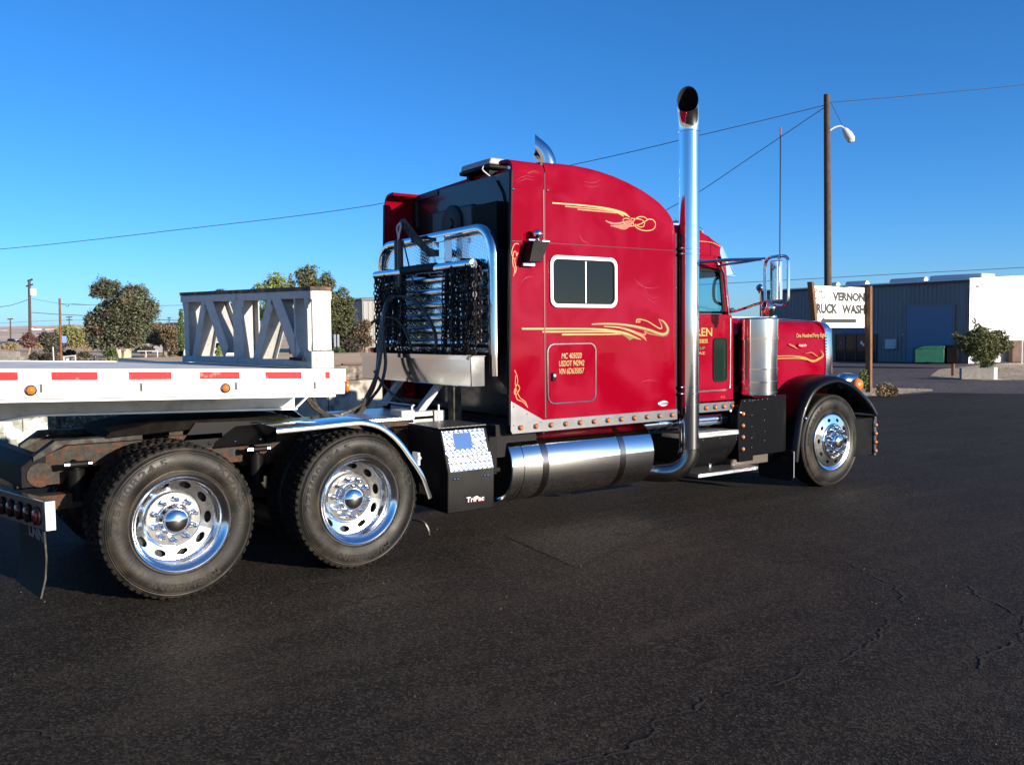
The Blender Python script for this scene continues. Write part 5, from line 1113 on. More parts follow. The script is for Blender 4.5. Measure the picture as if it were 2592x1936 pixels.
for (u0, u1) in ((.0, half-.006), (half+.006, Lh)):
    tbox(u0, u1, 0, DW, ZB0+.51, ZB0+.565, 'top_chord', 'steel_white'); tbox(u0, u1, 0, DW, ZB0, ZB0+.052, 'bottom_chord', 'steel_white')
    tbox(u0-.004, u1+.004, -.006, DW+.006, ZB0+.566, ZB0+.594, 'top_cap', 'rustcap')
def member(u0, z0, u1, z1, w=.030, web=-1):
    """channel: flanges front and back, web across the thickness on one side"""
    d = Vector((u1-u0, z1-z0)).normalized(); q = Vector((-d.y, d.x))*w
    mb = MB()
    def slabp(n0, n1, off0, off1):
        pts = [(u0+q.x*off0, z0+q.y*off0), (u1+q.x*off0, z1+q.y*off0), (u1+q.x*off1, z1+q.y*off1), (u0+q.x*off1, z0+q.y*off1)]
        v = [tuple(tf(a, n0, b_)) for a, b_ in pts]+[tuple(tf(a, n1, b_)) for a, b_ in pts]
        mb.add(v, [(0, 1, 2, 3), (7, 6, 5, 4), (0, 4, 5, 1), (1, 5, 6, 2), (2, 6, 7, 3), (3, 7, 4, 0)])
    slabp(.004, .014, 0, 1); slabp(DW-.014, DW-.004, 0, 1)
    slabp(.0145, DW-.0145, .44, .56)
    return B(mb, 'truss_member', 'steel_white', TF)
z0, z1 = ZB0+.0525, ZB0+.5095
# uprights (web towards the far end so the lit inside shows) and diagonals per bay
U = lambda f: Lh*f
member(U(.975), z0, U(.975), z1, .10, -1); member(U(.545), z0, U(.545), z1, .17, -1); member(U(.11), z0, U(.11), z1, .02, -1)
member(U(.115), z0, U(.255), z1, .12, 1); member(U(.40), z0, U(.285), z1, .10, 1)
member(U(.63), z0, U(.78), z1, .13, 1); member(U(.905), z0, U(.81), z1, .10, 1)
# gussets
for u in (.47, .54, .03, .97, .27, .79):
    mb = MB(); zz = z1 if u not in (.03,) else z1
    pts = [(U(u)-.035, z1), (U(u)+.035, z1), (U(u)+.012, z1-.075), (U(u)-.012, z1-.075)]
    mb.add([tuple(tf(a, .001, b_)) for a, b_ in pts]+[tuple(tf(a, .0038, b_)) for a, b_ in pts], [(0, 1, 2, 3), (7, 6, 5, 4), (0, 4, 5, 1), (1, 5, 6, 2), (2, 6, 7, 3), (3, 7, 4, 0)]); B(mb, 'gusset', 'steel_white', TF, smooth=False)
for u in (.50, .04, .95):
    pts = [(U(u)-.05, z0), (U(u)+.05, z0), (U(u)+.008, z0+.085), (U(u)-.008, z0+.085)]; mb = MB()
    mb.add([tuple(tf(a, .0005, b_)) for a, b_ in pts]+[tuple(tf(a, .0035, b_)) for a, b_ in pts], [(0, 1, 2, 3), (7, 6, 5, 4), (0, 4, 5, 1), (1, 5, 6, 2), (2, 6, 7, 3), (3, 7, 4, 0)]); B(mb, 'gusset', 'steel_white', TF, smooth=False)
tbox(-.012, .003, .002, DW-.004, ZB0+.13, ZB0+.565, 'end_post', 'steel_white'); tbox(-.010, .0, -.006, DW+.006, ZB0+.50, ZB0+.562, 'end_cap_plate', 'steel_white')
fo = MB(); fo.box(.915, 1.092, -1.312, -1.20, zt(1.0)+.001, ZB0+.125); ft = B(fo, 'end_foot', 'steel_white', TF, bev=.008)
mb = MB(); mb.ring(rrect(.953, 1.062, ZB0+.045, ZB0+.088, .02, 4), rrect(.958, 1.057, ZB0+.050, ZB0+.083, .016, 4), 'Y', -1.3155, -1.3122); B(mb, 'slot_rim', 'steel_white', ft, smooth=False)
mb = MB(); mb.tube([tuple(tf(U(.12), -.02, z0+.015)), tuple(tf(U(.03), -.03, z0+.012))], .012, 6); o = B(mb, 'black_strap', 'satin', None); tag(o, 'short black strap end lying on the bottom chord of the truss frame', 'strap')

# ------------------------------------------------------------------ background placement helper: a sight line at a real distance
CP = Vector((-1.5553, -7.4421, 1.7901)); FL = 2253.24
def at(px, py, d):
    return CP+fw*d+r2*((px-1296)/FL*d)-u2*((py-968)/FL*d)
def gnd(px, d):
    p = at(px, 850, d); return Vector((p.x, p.y, 0))

# truck wash sign
SG = thing('truck_wash_sign', 'white hand-lettered truck wash sign on two leaning wooden posts, arrow pointing left', 'sign', (19.8, 7.7, 0))
for (xb, xt_, nm) in ((18.98, 18.49, 0), (21.16, 21.10, 1)):
    mb = MB(); v = []
    for z, x in ((0, xb), (3.06 if nm == 0 else 3.0, xt_)):
        for dx, dy in ((0, 0), (.10, 0), (.10, .15), (0, .15)): v.append((x+dx, 7.54+dy, z))
    mb.add(v, [(3, 2, 1, 0), (4, 5, 6, 7), (0, 1, 5, 4), (1, 2, 6, 5), (2, 3, 7, 6), (3, 0, 4, 7)]); B(mb, 'post', 'post_wood', SG)
mb = MB(); mb.prism([(18.55, 2.965), (18.75, 1.845), (21.12, 1.83), (21.08, 2.96), (20.4, 2.965), (20.1, 2.945), (19.5, 2.97)], 'Y', 7.695, 7.72); brd = B(mb, 'board', 'board', SG, smooth=False)
for txt, x, z, h, w, m, sh in (('The', 18.66, 2.77, .12, .50, 'ink_faded', .35), ('NEW', 18.72, 2.60, .12, .68, 'ink_faded', .3), ('VERNON', 19.60, 2.565, .25, 1.47, 'ink', 0), ('T', 18.72, 2.22, .27, .13, 'ink', 0), ('RUCK', 18.90, 2.22, .28, .93, 'ink', 0), ('WASH', 20.02, 2.21, .27, 1.07, 'ink', 0)):
    text_on_side(txt, x, z, h, w, 7.6935, m, brd, shear=sh, bold=.06 if m == 'ink' else .03)
mb = MB(); mb.prism([(19.08, 2.03), (19.22, 2.12), (19.25, 2.085), (20.68, 2.08), (20.68, 1.965), (19.22, 1.97), (19.20, 1.945)], 'Y', 7.690, 7.6935); B(mb, 'arrow', 'ink', brd, smooth=False)

# wash building
BD = thing('wash_building', 'long corrugated metal building with a blue roll-up door and a bright white gable end', 'building', (43, 20, 0))
mb = MB(); mb.box(43.0, 43.15, 16.45, 29.6, 0, 4.2); wl = B(mb, 'front_wall', 'metal_wall', BD)
mb = MB(); y = 16.5
while y < 29.55:
    if not (17.25 < y < 19.82 or 21.5 < y < 24.2): mb.box(42.98, 43.0, y, y+.07, 0, 4.12)
    elif 17.25 < y < 19.82: mb.box(42.965, 43.0, y, y+.05, 3.02, 4.12)
    else: mb.box(42.965, 43.0, y, y+.05, 1.75, 4.12)
    y += .24
B(mb, 'wall_rib', 'metal_wall', wl, kind='stuff')
mb = MB(); mb.prism([(43.0, 0), (67, 0), (67, 4.23), (55, 4.87), (43.0, 4.23)], 'Y', 16.44, 16.60); B(mb, 'gable_wall', 'white_wall', BD)
mb = MB(); mb.prism([(42.9, 4.215), (55, 4.865), (67.1, 4.215), (67.1, 4.28), (55, 4.93), (42.9, 4.28)], 'Y', 16.40, 29.7); rf_ = B(mb, 'roof', 'roof', BD)
mb = MB(); mb.box(42.86, 42.96, 16.40, 29.7, 4.10, 4.212); B(mb, 'eave_trim', 'trim_dark', rf_)
mb = MB(); mb.box(43.0, 43.15, 29.45, 29.6, 0, 4.2); mb.prism([(43.0, 0), (67, 0), (67, 4.2), (55, 4.85), (43, 4.2)], 'Y', 29.62, 29.7); B(mb, 'rear_gable_wall', 'metal_wall', BD)
mb = MB(); mb.box(42.93, 42.955, 17.25, 19.80, 0, 2.97); rd = B(mb, 'roll_up_door', 'rollup', BD)
mb = MB(); [mb.box(42.915, 42.93, 17.27, 19.78, .1+i*.22, .28+i*.22) for i in range(13)]; B(mb, 'door_slat', 'rollup', rd, kind='stuff')
mb = MB(); mb.box(42.90, 42.96, 17.18, 19.88, 2.975, 3.03); mb.box(42.90, 42.96, 17.17, 17.245, 0, 2.97); mb.box(42.90, 42.96, 19.805, 19.88, 0, 2.97); B(mb, 'door_frame', 'metal_wall', rd)
mb = MB(); mb.box(42.94, 42.96, 21.56, 24.16, 0, 1.47); se = B(mb, 'shop_entrance', 'shopglass', BD)
mb = MB(); [mb.box(42.90, 42.94, y_, y_+.06, 0, 1.47) for y_ in (21.54, 22.15, 22.8, 23.5, 24.12)]; mb.box(42.90, 42.94, 21.54, 24.18, 1.472, 1.53); B(mb, 'entrance_frame', 'trim_dark', se)
mb = MB(); mb.box(42.925, 42.939, 22.42, 22.55, .95, 1.12); mb.box(42.925, 42.939, 22.30, 22.42, .85, 1.0); B(mb, 'paper_notice', 'board', se)
mb = MB(); mb.box(42.925, 42.939, 23.72, 23.88, .95, 1.10); B(mb, 'blue_sticker', 'blue_sign', se)
mb = MB(); mb.box(42.93, 42.95, 22.4, 23.7, 1.60, 1.70); B(mb, 'blue_name_strip', 'blue_sign', BD)
mb = MB(); mb.box(42.78, 42.96, 20.35, 20.96, .70, 1.23); B(mb, 'meter_box', 'insul', BD, bev=.02)
mb = MB(); mb.sphere((42.93, 20.0, 1.48), .05, 8, 6); B(mb, 'wall_lamp', 'insul', BD)
for y0, y1, x in ((19.3, 21.3, 43.9), (23.0, 24.3, 44.2), (25.2, 25.6, 44.6)):
    mb = MB(); z0_ = 4.28+(x-43)*.053; n = 12
    v = [(x+.20*math.cos(math.pi*k/n), yy, z0_+.22*math.sin(math.pi*k/n)) for yy in (y0, y1) for k in range(n+1)]
    mb.add(v, [(k, k+1, n+2+k, n+1+k) for k in range(n)]+[tuple(range(n+1))[::-1], tuple(range(n+1, 2*n+2))]); B(mb, 'roof_ventilator', 'insul', BD)
mb = MB(); mb.box(46.2, 47.6, 17.5, 20.5, 4.3, 4.72); B(mb, 'ridge_ventilator', 'insul', BD, bev=.1)
mb = MB(); mb.box(43.6, 43.9, 16.30, 16.44, 3.85, 3.95); mb.box(43.85, 44.1, 16.22, 16.40, 3.92, 3.99); B(mb, 'gable_floodlight', 'insul', BD)
# low wall, fence, bin, planter, stump, bush near the building
o = B(MB().box(46.3, 64, 15.9, 16.1, 0, 1.12), 'low_brown_wall', mat('brown_block_wall', (.085, .05, .035), .85, noise_amt=.3, nscale=2), bev=.01); tag(o, 'low dark brown wall below the white gable end at the right edge', 'wall')
FN = thing('pipe_fence', 'low galvanised pipe fence behind the spiky juniper at the right edge', 'fence', (44, 13, 0))
f0 = Vector((43.9, 14.3, 0)); f1 = Vector((50.5, 8.2, 0))
for i in range(6):
    q = f0.lerp(f1, i/5); mb = MB(); mb.tube([(q.x, q.y, 0), (q.x, q.y, 1.15)], .035, 8); B(mb, 'post', 'insul', FN)
mb = MB(); mb.tube([(f0.x, f0.y, 1.12), (f1.x, f1.y, 1.12)], .025, 6); B(mb, 'rail', 'insul', FN)
mb = MB(); L_ = (f1-f0).length; k = 0
for i in range(int(L_/.1)):
    a = f0.lerp(f1, i*.1/L_); b_ = f0.lerp(f1, min(1, (i*.1+1.05)/L_)); c_ = f0.lerp(f1, max(0, (i*.1-1.05)/L_))
    for q in (b_, c_): mb.tube([(a.x, a.y, .04), (q.x, q.y, 1.10 if (q-a).length > 1 else .04+(q-a).length)], .004, 3, cap=False)
B(mb, 'wire_mesh', 'insul', FN, kind='stuff', smooth=False)

DP = thing('green_dumpster', 'dark green refuse dumpster with a sloping lid in the shade of the metal building', 'dumpster', (41.8, 18.0, 0))
def obox(c, ux, hx, hy, z0, z1, mb=None, cut=0):
    mb = mb or MB(); u = Vector((ux[0], ux[1], 0)).normalized(); w = Vector((-u.y, u.x, 0))
    base = [c-u*hx-w*hy, c+u*hx-w*hy, c+u*hx+w*hy, c-u*hx+w*hy]
    mb.add([(p.x, p.y, z0) for p in base]+[((p+(u*cut if i in (0, 3) else Vector())).x, (p+(u*cut if i in (0, 3) else Vector())).y, z1) for i, p in enumerate(base)], [(3, 2, 1, 0), (4, 5, 6, 7), (0, 1, 5, 4), (1, 2, 6, 5), (2, 3, 7, 6), (3, 0, 4, 7)]); return mb
dc = Vector((41.9, 17.95, 0)); dv_ = (.62, -.78)
B(obox(dc, dv_, .68, .45, .06, .76), 'bin_body', 'green', DP, bev=.02); B(obox(dc, dv_, .70, .47, .765, .90, cut=.42), 'bin_lid', 'green', DP, bev=.02); B(obox(dc-Vector((.3, .2, 0)), dv_, .08, .35, 0, .10), 'bin_foot', 'satin', DP)
DQ = thing('dark_bin', 'dark refuse bin right of the green dumpster against the metal wall', 'bin', (42.3, 17.1, 0))
B(obox(Vector((42.45, 17.05, 0)), dv_, .26, .35, .05, .86), 'bin_body', 'satin', DQ, bev=.02); B(obox(Vector((42.45, 17.05, 0)), dv_, .28, .37, .865, .93, cut=.1), 'bin_lid', 'satin', DQ, bev=.01); B(obox(Vector((42.45, 17.05, 0)), dv_, .2, .2, .0, .045), 'bin_foot', 'void', DQ)
mb = MB(); u = Vector((.70, -.72, 0)).normalized(); w = Vector((.72, .70, 0)).normalized(); b0 = Vector((28.95, 9.16, 0))
obox(b0+u*.52+w*.12, (u.x, u.y), .52, .12, 0, .40, mb)
o = B(mb, 'concrete_kerb_wall', 'conc', bev=.015); tag(o, 'low grey concrete kerb wall in front of the spiky juniper', 'wall')
o = B(obox(b0+u*1.10+w*.3, (u.x, u.y), .06, .30, 0, .42), 'kerb_sunlit_end', mat('sunlit_kerb_white', (.8, .78, .7), .7), bev=.01); tag(o, 'right end of the low concrete kerb wall with sunlight painted white onto it', 'block')  # white colour paints the sunlight on this end of the grey concrete
mb = MB(); mb.tube([(31.2, 10.7, 0), (31.2, 10.7, .45)], [.07, .06], 8); o = B(mb, 'bollard', 'post_wood'); tag(o, 'short brown wooden stub post left of the concrete kerb wall', 'post')

# ------------------------------------------------------------------ vegetation
def leaves(blobs, n, size, seed, flat=.5, density=1.0):
    """blobs: (centre, rx, ry, rz); leaf tufts scattered through the volume, gathered in clumps"""
    rg = random.Random(seed); mb = MB(); v = []; f = []
    tot = sum(b[1]*b[2]*b[3] for b in blobs)
    for c, rx, ry, rz in blobs:
        k = max(6, int(n*(rx*ry*rz)/tot)); nc = max(8, min(k//16, 110)); cl = []
        for _ in range(nc):
            d = Vector((rg.gauss(0, 1), rg.gauss(0, 1), rg.gauss(0, 1))).normalized()*rg.uniform(.35, 1.0)**.6
            cl.append((Vector((c.x+d.x*rx, c.y+d.y*ry, c.z+d.z*rz)), rg.uniform(.20, .46)*min(rx, ry, rz)*1.2))
        for i in range(k):
            q, cr = cl[rg.randrange(nc)]
            p = q+Vector((rg.gauss(0, 1), rg.gauss(0, 1), rg.gauss(0, .8)))*cr*.62
            if p.z < .02: p.z = .02+rg.random()*.1
            s = size*rg.uniform(.5, 1.3); a = Vector((rg.gauss(0, 1), rg.gauss(0, 1), rg.gauss(0, .7))).normalized(); b_ = a.orthogonal().normalized()
            b_ = (b_+a.cross(b_)*rg.uniform(-1, 1)).normalized(); k0 = len(v)
            v += [tuple(p-a*s), tuple(p+b_*s*flat-a*s*.1), tuple(p+a*s), tuple(p-b_*s*flat+a*s*.1)]; f.append((k0, k0+1, k0+2, k0+3))
    mb.add(v, f); return mb
def tree(name, label, cat, trunks, blobs, leafm, n, size, seed, barkm='bark', group=None):
    if n < 20000: n = int(n*2.2); size = size*.66
    """trunks: list of point lists with radii; every tree has its own trunk and crown"""
    base = Vector(trunks[0][0][0]); t = thing(name, label, cat, (base.x, base.y, 0), group)
    mb = MB()
    for pts in trunks: mb.tube([p for p, r in pts], [r for p, r in pts], 8)
    B(mb, 'trunk' if cat == 'tree' else 'stem', barkm, t); B(leaves(blobs, n, size, seed), 'crown' if cat == 'tree' else 'foliage', leafm, t, smooth=False); return t
def Bp(px, py, d, rx, rz, ry=None):
    k = d/FL; p = at(px, py, d); return (p, rx*k, (ry or rx)*k, rz*k)
def atg(px, py, d, dy=0): p = at(px, py, d); return (p.x, p.y, p.z)
z = lambda x, y: (x*.2125, 640+y*.2125)
def bz(x, y, rx, rz, d): a, b_ = z(x, y); return Bp(a, b_, d, rx*.2125, rz*.2125)
D = 57.
b0 = gnd(312, D)
tree('eucalyptus_tree', 'tall grey-green tree with three pale forked trunks standing alone beyond the trailer deck', 'tree',
     [[((b0.x, b0.y, 0), .30), (atg(318, 905, D), .24), (atg(322, 870, D), .18), (atg(335, 800, D), .10), (atg(345, 740, D), .04)],
      [((b0.x-.1, b0.y, 0), .2), (atg(302, 893, D), .17), (atg(292, 868, D), .12), (atg(265, 800, D), .07), (atg(255, 730, D), .03)],
      [((b0.x+.3, b0.y+.3, 0), .2), (atg(326, 890, D), .16), (atg(330, 850, D), .1), (atg(372, 800, D), .05)]],
     [bz(1230, 440, 125, 115, D), bz(1330, 420, 90, 90, D), bz(1130, 500, 45, 60, D), bz(1600, 480, 150, 95, D), bz(1520, 620, 210, 130, D), bz(1680, 640, 170, 130, D), bz(1790, 730, 90, 80, D), bz(1420, 780, 200, 140, D), bz(1620, 850, 170, 150, D), bz(1250, 660, 90, 60, D), bz(1090, 790, 80, 90, D), bz(1070, 900, 60, 60, D), bz(1250, 900, 150, 110, D), bz(1150, 1040, 120, 90, D), bz(1420, 960, 160, 120, D), bz(1560, 1040, 160, 80, D), bz(1250, 1110, 80, 45, D), bz(1180, 700, 60, 70, D)],
     'leaf_euc', 52000, .085, 1, 'pale_bark')
D = 120.; b0 = gnd(182, D)
tree('palo_verde_tree', 'rounded yellow-green desert tree behind the bare wooden pole', 'tree', [[((b0.x, b0.y, 0), .2), (atg(182, 872, D), .15), (atg(186, 840, D), .06)]],
     [bz(830, 940, 150, 70, D), bz(760, 990, 110, 90, D), bz(900, 1020, 130, 90, D), bz(960, 960, 70, 60, D), bz(850, 1080, 140, 40, D)], 'leaf_yel', 5200, .24, 2)
D = 110.; b0 = gnd(115, D)
tree('dark_desert_tree', 'dark low tree between the transformer pole and the bare pole', 'tree', [[((b0.x, b0.y, 0), .2), (atg(116, 865, D), .12)]], [bz(560, 990, 80, 50, D), bz(510, 1060, 90, 55, D), bz(620, 1070, 110, 55, D), bz(700, 1110, 90, 30, D)], 'leaf_dark', 3200, .24, 3)
D = 94.; b0 = gnd(76, D)
tree('red_leaf_tree', 'small reddish-brown tree at the foot of the transformer pole', 'tree', [[((b0.x-.2, b0.y, 0), .14), (atg(76, 880, D), .10), (atg(74, 862, D), .05)]], [bz(340, 1010, 60, 50, D), bz(290, 1060, 50, 30, D), bz(390, 1060, 45, 40, D), bz(340, 1090, 60, 40, D)], 'leaf_red', 1500, .18, 4)
for i, (x, y, rx, rz, d, m, lab, n, sz) in enumerate([
    (570, 1260, 140, 75, 52, 'leaf_dark', 'wide dark brush pile just left of the bare wooden pole', 2600, .12), (828, 1195, 78, 42, 60, 'leaf_dark', 'dark rounded bush just right of the bare wooden pole', 1400, .10),
    (1130, 1300, 120, 55, 48, 'leaf_brown', 'brownish low bush left of the pale forked trunks', 2000, .09), (1320, 1290, 110, 50, 48, 'leaf_yel', 'yellow-green low bush at the pale forked trunks', 2000, .09),
    (1310, 1180, 80, 70, 62, 'leaf_hedge', 'deep green bush behind the pale forked trunks', 1600, .12), (1930, 1255, 60, 38, 55, 'leaf_yel', 'small yellow-green bush right of the pale forked trunks', 900, .08),
    (1530, 1325, 70, 22, 46, 'leaf_hedge', 'flat green shrub right under the pale forked trunks', 700, .07), (120, 1110, 100, 45, 110, 'leaf_dry', 'dry tan brush at the far left edge', 1400, .16), (1020, 1120, 45, 40, 80, 'leaf_dry', 'dry tan bush beside the blue road sign', 800, .1),
    (440, 1110, 60, 35, 100, 'leaf_dry', 'dry grey-green scrub behind the reddish tree', 700, .12),
    (430, 1240, 90, 60, 56, 'leaf_dark', 'dark low brush between the stepped wall and the bare pole', 1600, .10), (960, 1290, 80, 45, 47, 'leaf_brown', 'brown scrub just left of the dark bollard', 1300, .08),
    (1000, 1215, 90, 40, 66, 'leaf_dark', 'dark hedge patch behind the dark bollard', 1500, .10), (1720, 1150, 110, 50, 70, 'leaf_dark', 'dark shrub row behind the pale pipe rail', 1900, .11),
    (2050, 1260, 90, 40, 58, 'leaf_brown', 'brown scrub at the left foot of the truss frame', 1200, .09), (640, 1150, 120, 40, 90, 'leaf_dark', 'long dark shrub line left of the blue road sign', 1700, .14)]):
    a, b_ = z(x, y); bl = bz(x, y, rx, rz, d); c0 = bl[0]; s = d/FL*.2125
    bl2 = [(Vector((c0.x+r2.x*rx*s*dx, c0.y+r2.y*rx*s*dx, max(.05, c0.z+rz*s*dz))), rx*s*.5, rx*s*.5, rz*s*.6) for dx, dz in ((-.5, -.2), (0, .3), (.5, 0), (.2, -.4))]
    tree('desert_bush', lab, 'bush', [[((c0.x, c0.y, 0), .05), ((c0.x+.1, c0.y, max(.2, c0.z)), .02)]], bl2, m, n, sz, 20+i)
D = 78.; b0 = gnd(418, D)
tree('brown_green_tree', 'broad brown-green tree between the pale-trunked tree and the truss frame', 'tree', [[((b0.x, b0.y, 0), .25), (atg(418, 880, D), .2), (atg(410, 840, D), .08)], [((b0.x+.2, b0.y, 0), .2), (atg(440, 870, D), .1)]],
     [bz(1850, 900, 120, 60, D), bz(1980, 930, 130, 70, D), bz(2080, 960, 90, 90, D), bz(1850, 1020, 150, 70, D), bz(2060, 1080, 90, 80, D), bz(1700, 920, 80, 60, D), bz(2100, 1180, 60, 60, D)], 'leaf_brown', 6500, .17, 5)
D = 62.; b0 = gnd(459, D)
tree('cypress_tree', 'slender dark green cypress at the left end of the truss frame', 'tree', [[((b0.x, b0.y, 0), .12), (atg(459, 860, D), .08), (atg(460, 800, D), .03)]], [Bp(459, y_, D, 8-abs(y_-860)*.05, 16) for y_ in (795, 815, 835, 858, 880, 900)], 'leaf_hedge', 2600, .10, 6)
z8 = lambda x, y: (440+x*.22604, 660+y*.22604)
def b8(x, y, rx, rz, d): a, b_ = z8(x, y); return Bp(a, b_, d, rx*.226, rz*.226)
D = 95.; b0 = gnd(548, D)
tree('far_round_tree', 'small round tree top showing above the left half of the truss frame', 'tree', [[((b0.x, b0.y, 0), .2), (atg(548, 800, D), .1), (atg(550, 750, D), .04)]], [b8(440, 390, 80, 40, D), b8(530, 370, 80, 45, D), b8(480, 440, 130, 50, D)], 'leaf_euc', 2600, .18, 7)
D = 70.; b0 = gnd(585, D)
tree('bare_brown_tree', 'sparse reddish-brown tree seen through the middle of the truss frame', 'tree', [[((b0.x, b0.y, 0), .2), (atg(588, 850, D), .14), (atg(590, 790, D), .05)]], [b8(660, 560, 70, 60, D), b8(640, 700, 80, 90, D), b8(700, 800, 60, 80, D), b8(560, 620, 60, 60, D)], 'leaf_brown', 2400, .14, 8)
D = 66.; b0 = gnd(695, D)
tree('broadleaf_tree', 'fresh green broadleaf tree behind the middle of the truss frame', 'tree', [[((b0.x, b0.y, 0), .25), (atg(695, 850, D), .2), (atg(695, 760, D), .1), (atg(690, 700, D), .04)]],
     [b8(1130, 170, 60, 70, D), b8(1100, 260, 100, 80, D), b8(1200, 260, 90, 80, D), b8(1000, 300, 110, 50, D), b8(920, 320, 50, 20, D), b8(1150, 400, 160, 120, D), b8(1100, 600, 160, 140, D)], 'leaf_bright', 5200, .13, 9)
D = 72.; b0 = gnd(736, D)
tree('spire_pine', 'dark narrow pine tip between the broadleaf tree and the big pine', 'tree', [[((b0.x, b0.y, 0), .2), (atg(736, 780, D), .12), (atg(735, 690, D), .03)]], [b8(1305, 180, 22, 45, D), b8(1310, 260, 45, 50, D), b8(1310, 350, 70, 60, D), b8(1310, 460, 100, 80, D)], 'leaf_dark', 2400, .12, 10)
D = 60.; b0 = gnd(818, D)
tree('big_pine', 'large open-crowned pine rising behind the right end of the truss frame', 'tree', [[((b0.x, b0.y, 0), .35), (atg(815, 870, D), .28), (atg(800, 790, D), .2), (atg(785, 730, D), .12), (atg(775, 690, D), .04)], [(atg(800, 790, D), .12), (atg(845, 760, D), .06), (atg(865, 720, D), .02)], [(atg(808, 830, D), .12), (atg(860, 815, D), .06), (atg(885, 800, D), .03)]],
     [b8(1530, 110, 70, 60, D), b8(1430, 150, 70, 60, D), b8(1490, 230, 110, 80, D), b8(1700, 200, 70, 60, D), b8(1740, 260, 80, 60, D), b8(1620, 280, 120, 60, D), b8(1760, 420, 110, 70, D), b8(1900, 350, 60, 50, D), b8(1940, 450, 80, 50, D), b8(1850, 500, 130, 80, D), b8(1960, 560, 80, 60, D), b8(1800, 640, 130, 90, D), b8(1990, 660, 70, 70, D), b8(1880, 760, 140, 70, D), b8(1650, 450, 150, 110, D), b8(1450, 420, 120, 120, D), b8(1600, 680, 180, 120, D)], 'leaf_pine', 46000, .075, 11)
D = 68.; b0 = gnd(900, D)
tree('dark_pine', 'dark bushy pine low behind the round hedge and road sign', 'tree', [[((b0.x, b0.y, 0), .2), (atg(895, 860, D), .12)]], [b8(1960, 820, 110, 90, D), b8(1900, 920, 120, 80, D), b8(2000, 960, 110, 70, D)], 'leaf_dark', 3400, .14, 12)
D = 60.; b0 = gnd(926, D)
tree('tan_leaf_tree', 'brownish half-bare tree against the left edge of the sleeper', 'tree', [[((b0.x, b0.y, 0), .15), (atg(926, 860, D), .1), (atg(926, 830, D), .03)]], [b8(2140, 740, 70, 70, D), b8(2100, 830, 80, 70, D), b8(2160, 900, 70, 60, D)], 'leaf_brown', 2600, .12, 13)
D = 40.; c0 = at(856, 905, D)
tree('round_hedge', 'clipped round green hedge beside the road sign post', 'bush', [[((c0.x, c0.y, 0), .08), ((c0.x, c0.y, .6), .03)]], [(Vector((c0.x, c0.y, .75)), .30, .5, .42), (Vector((c0.x, c0.y, .35)), .32, .5, .35), (Vector((c0.x, c0.y, 1.0)), .24, .4, .25)], 'leaf_hedge', 3600, .05, 14)
c0 = gnd(650, 55.)
tree('roadside_bush', 'bright green bush seen through the truss beside the white car', 'bush', [[((c0.x, c0.y, 0), .05), ((c0.x, c0.y, .4), .03)]], [Bp(556, 892, 55., 10, 16), Bp(563, 905, 55., 9, 12)], 'leaf_bright', 800, .09, 15)
# juniper by the wash building
D = 39.; zz = lambda x, y: (1960+x*.2857, 600+y*.2857)
def bj(x, y, rx, rz): a, b_ = zz(x, y); return Bp(a, b_, D, rx*.2857, rz*.2857)
c0 = gnd(2488, D)
tree('spiky_juniper', 'windswept dark green juniper with a pointed top before the white gable', 'tree', [[((c0.x, c0.y, 0), .12), (atg(2490, 905, D), .10), (atg(2480, 870, D), .06), (atg(2472, 830, D), .02)], [(atg(2488, 900, D), .06), (atg(2520, 870, D), .04), (atg(2540, 850, D), .02)]],
     [bj(1775, 745, 18, 30), bj(1800, 800, 30, 40), bj(1840, 850, 70, 50), bj(1760, 880, 60, 50), bj(1660, 900, 55, 30), bj(1600, 870, 22, 35), bj(1680, 960, 70, 40), bj(1800, 960, 110, 70), bj(1900, 920, 80, 60), bj(1960, 860, 50, 40), bj(2030, 880, 40, 50), bj(2040, 960, 60, 50), bj(1960, 990, 80, 50), bj(1850, 1040, 70, 50), bj(1900, 1100, 50, 40), bj(1740, 1020, 60, 30), bj(1880, 1130, 45, 35), bj(1810, 1070, 60, 45), bj(1930, 1050, 50, 45), bj(1780, 900, 90, 60), bj(1900, 960, 90, 70)], 'leaf_juniper', 46000, .042, 16, 'bark')
for i, (x, y, rx, rz, m, lab, n) in enumerate([(980, 1320, 70, 45, 'leaf_dry', 'dry straw-coloured brush right behind the truck wash sign post', 1100), (1060, 1345, 35, 25, 'leaf_brown', 'small brown weed tuft on the gravel verge right of the sign post', 500), (790, 1230, 35, 30, 'leaf_bright', 'pale green weed showing above the amber turn lamp', 350)]):
    a, b_ = zz(x, y); d = 23.5; c0 = at(a, b_, d); k = d/FL*.2857
    tree('verge_weed', lab, 'plant', [[((c0.x, c0.y, 0), .012), ((c0.x, c0.y, .1), .006)]], [(Vector((c0.x+dx*rx*k, c0.y-dx*rx*k*.6, c0.z*hz)), rx*k*.55, rx*k*.45, max(.05, c0.z*.42)) for dx in (-.5, 0, .5) for hz in ((.35, .8) if i < 2 else (.7, .95))], m, n*2, .04, 40+i)

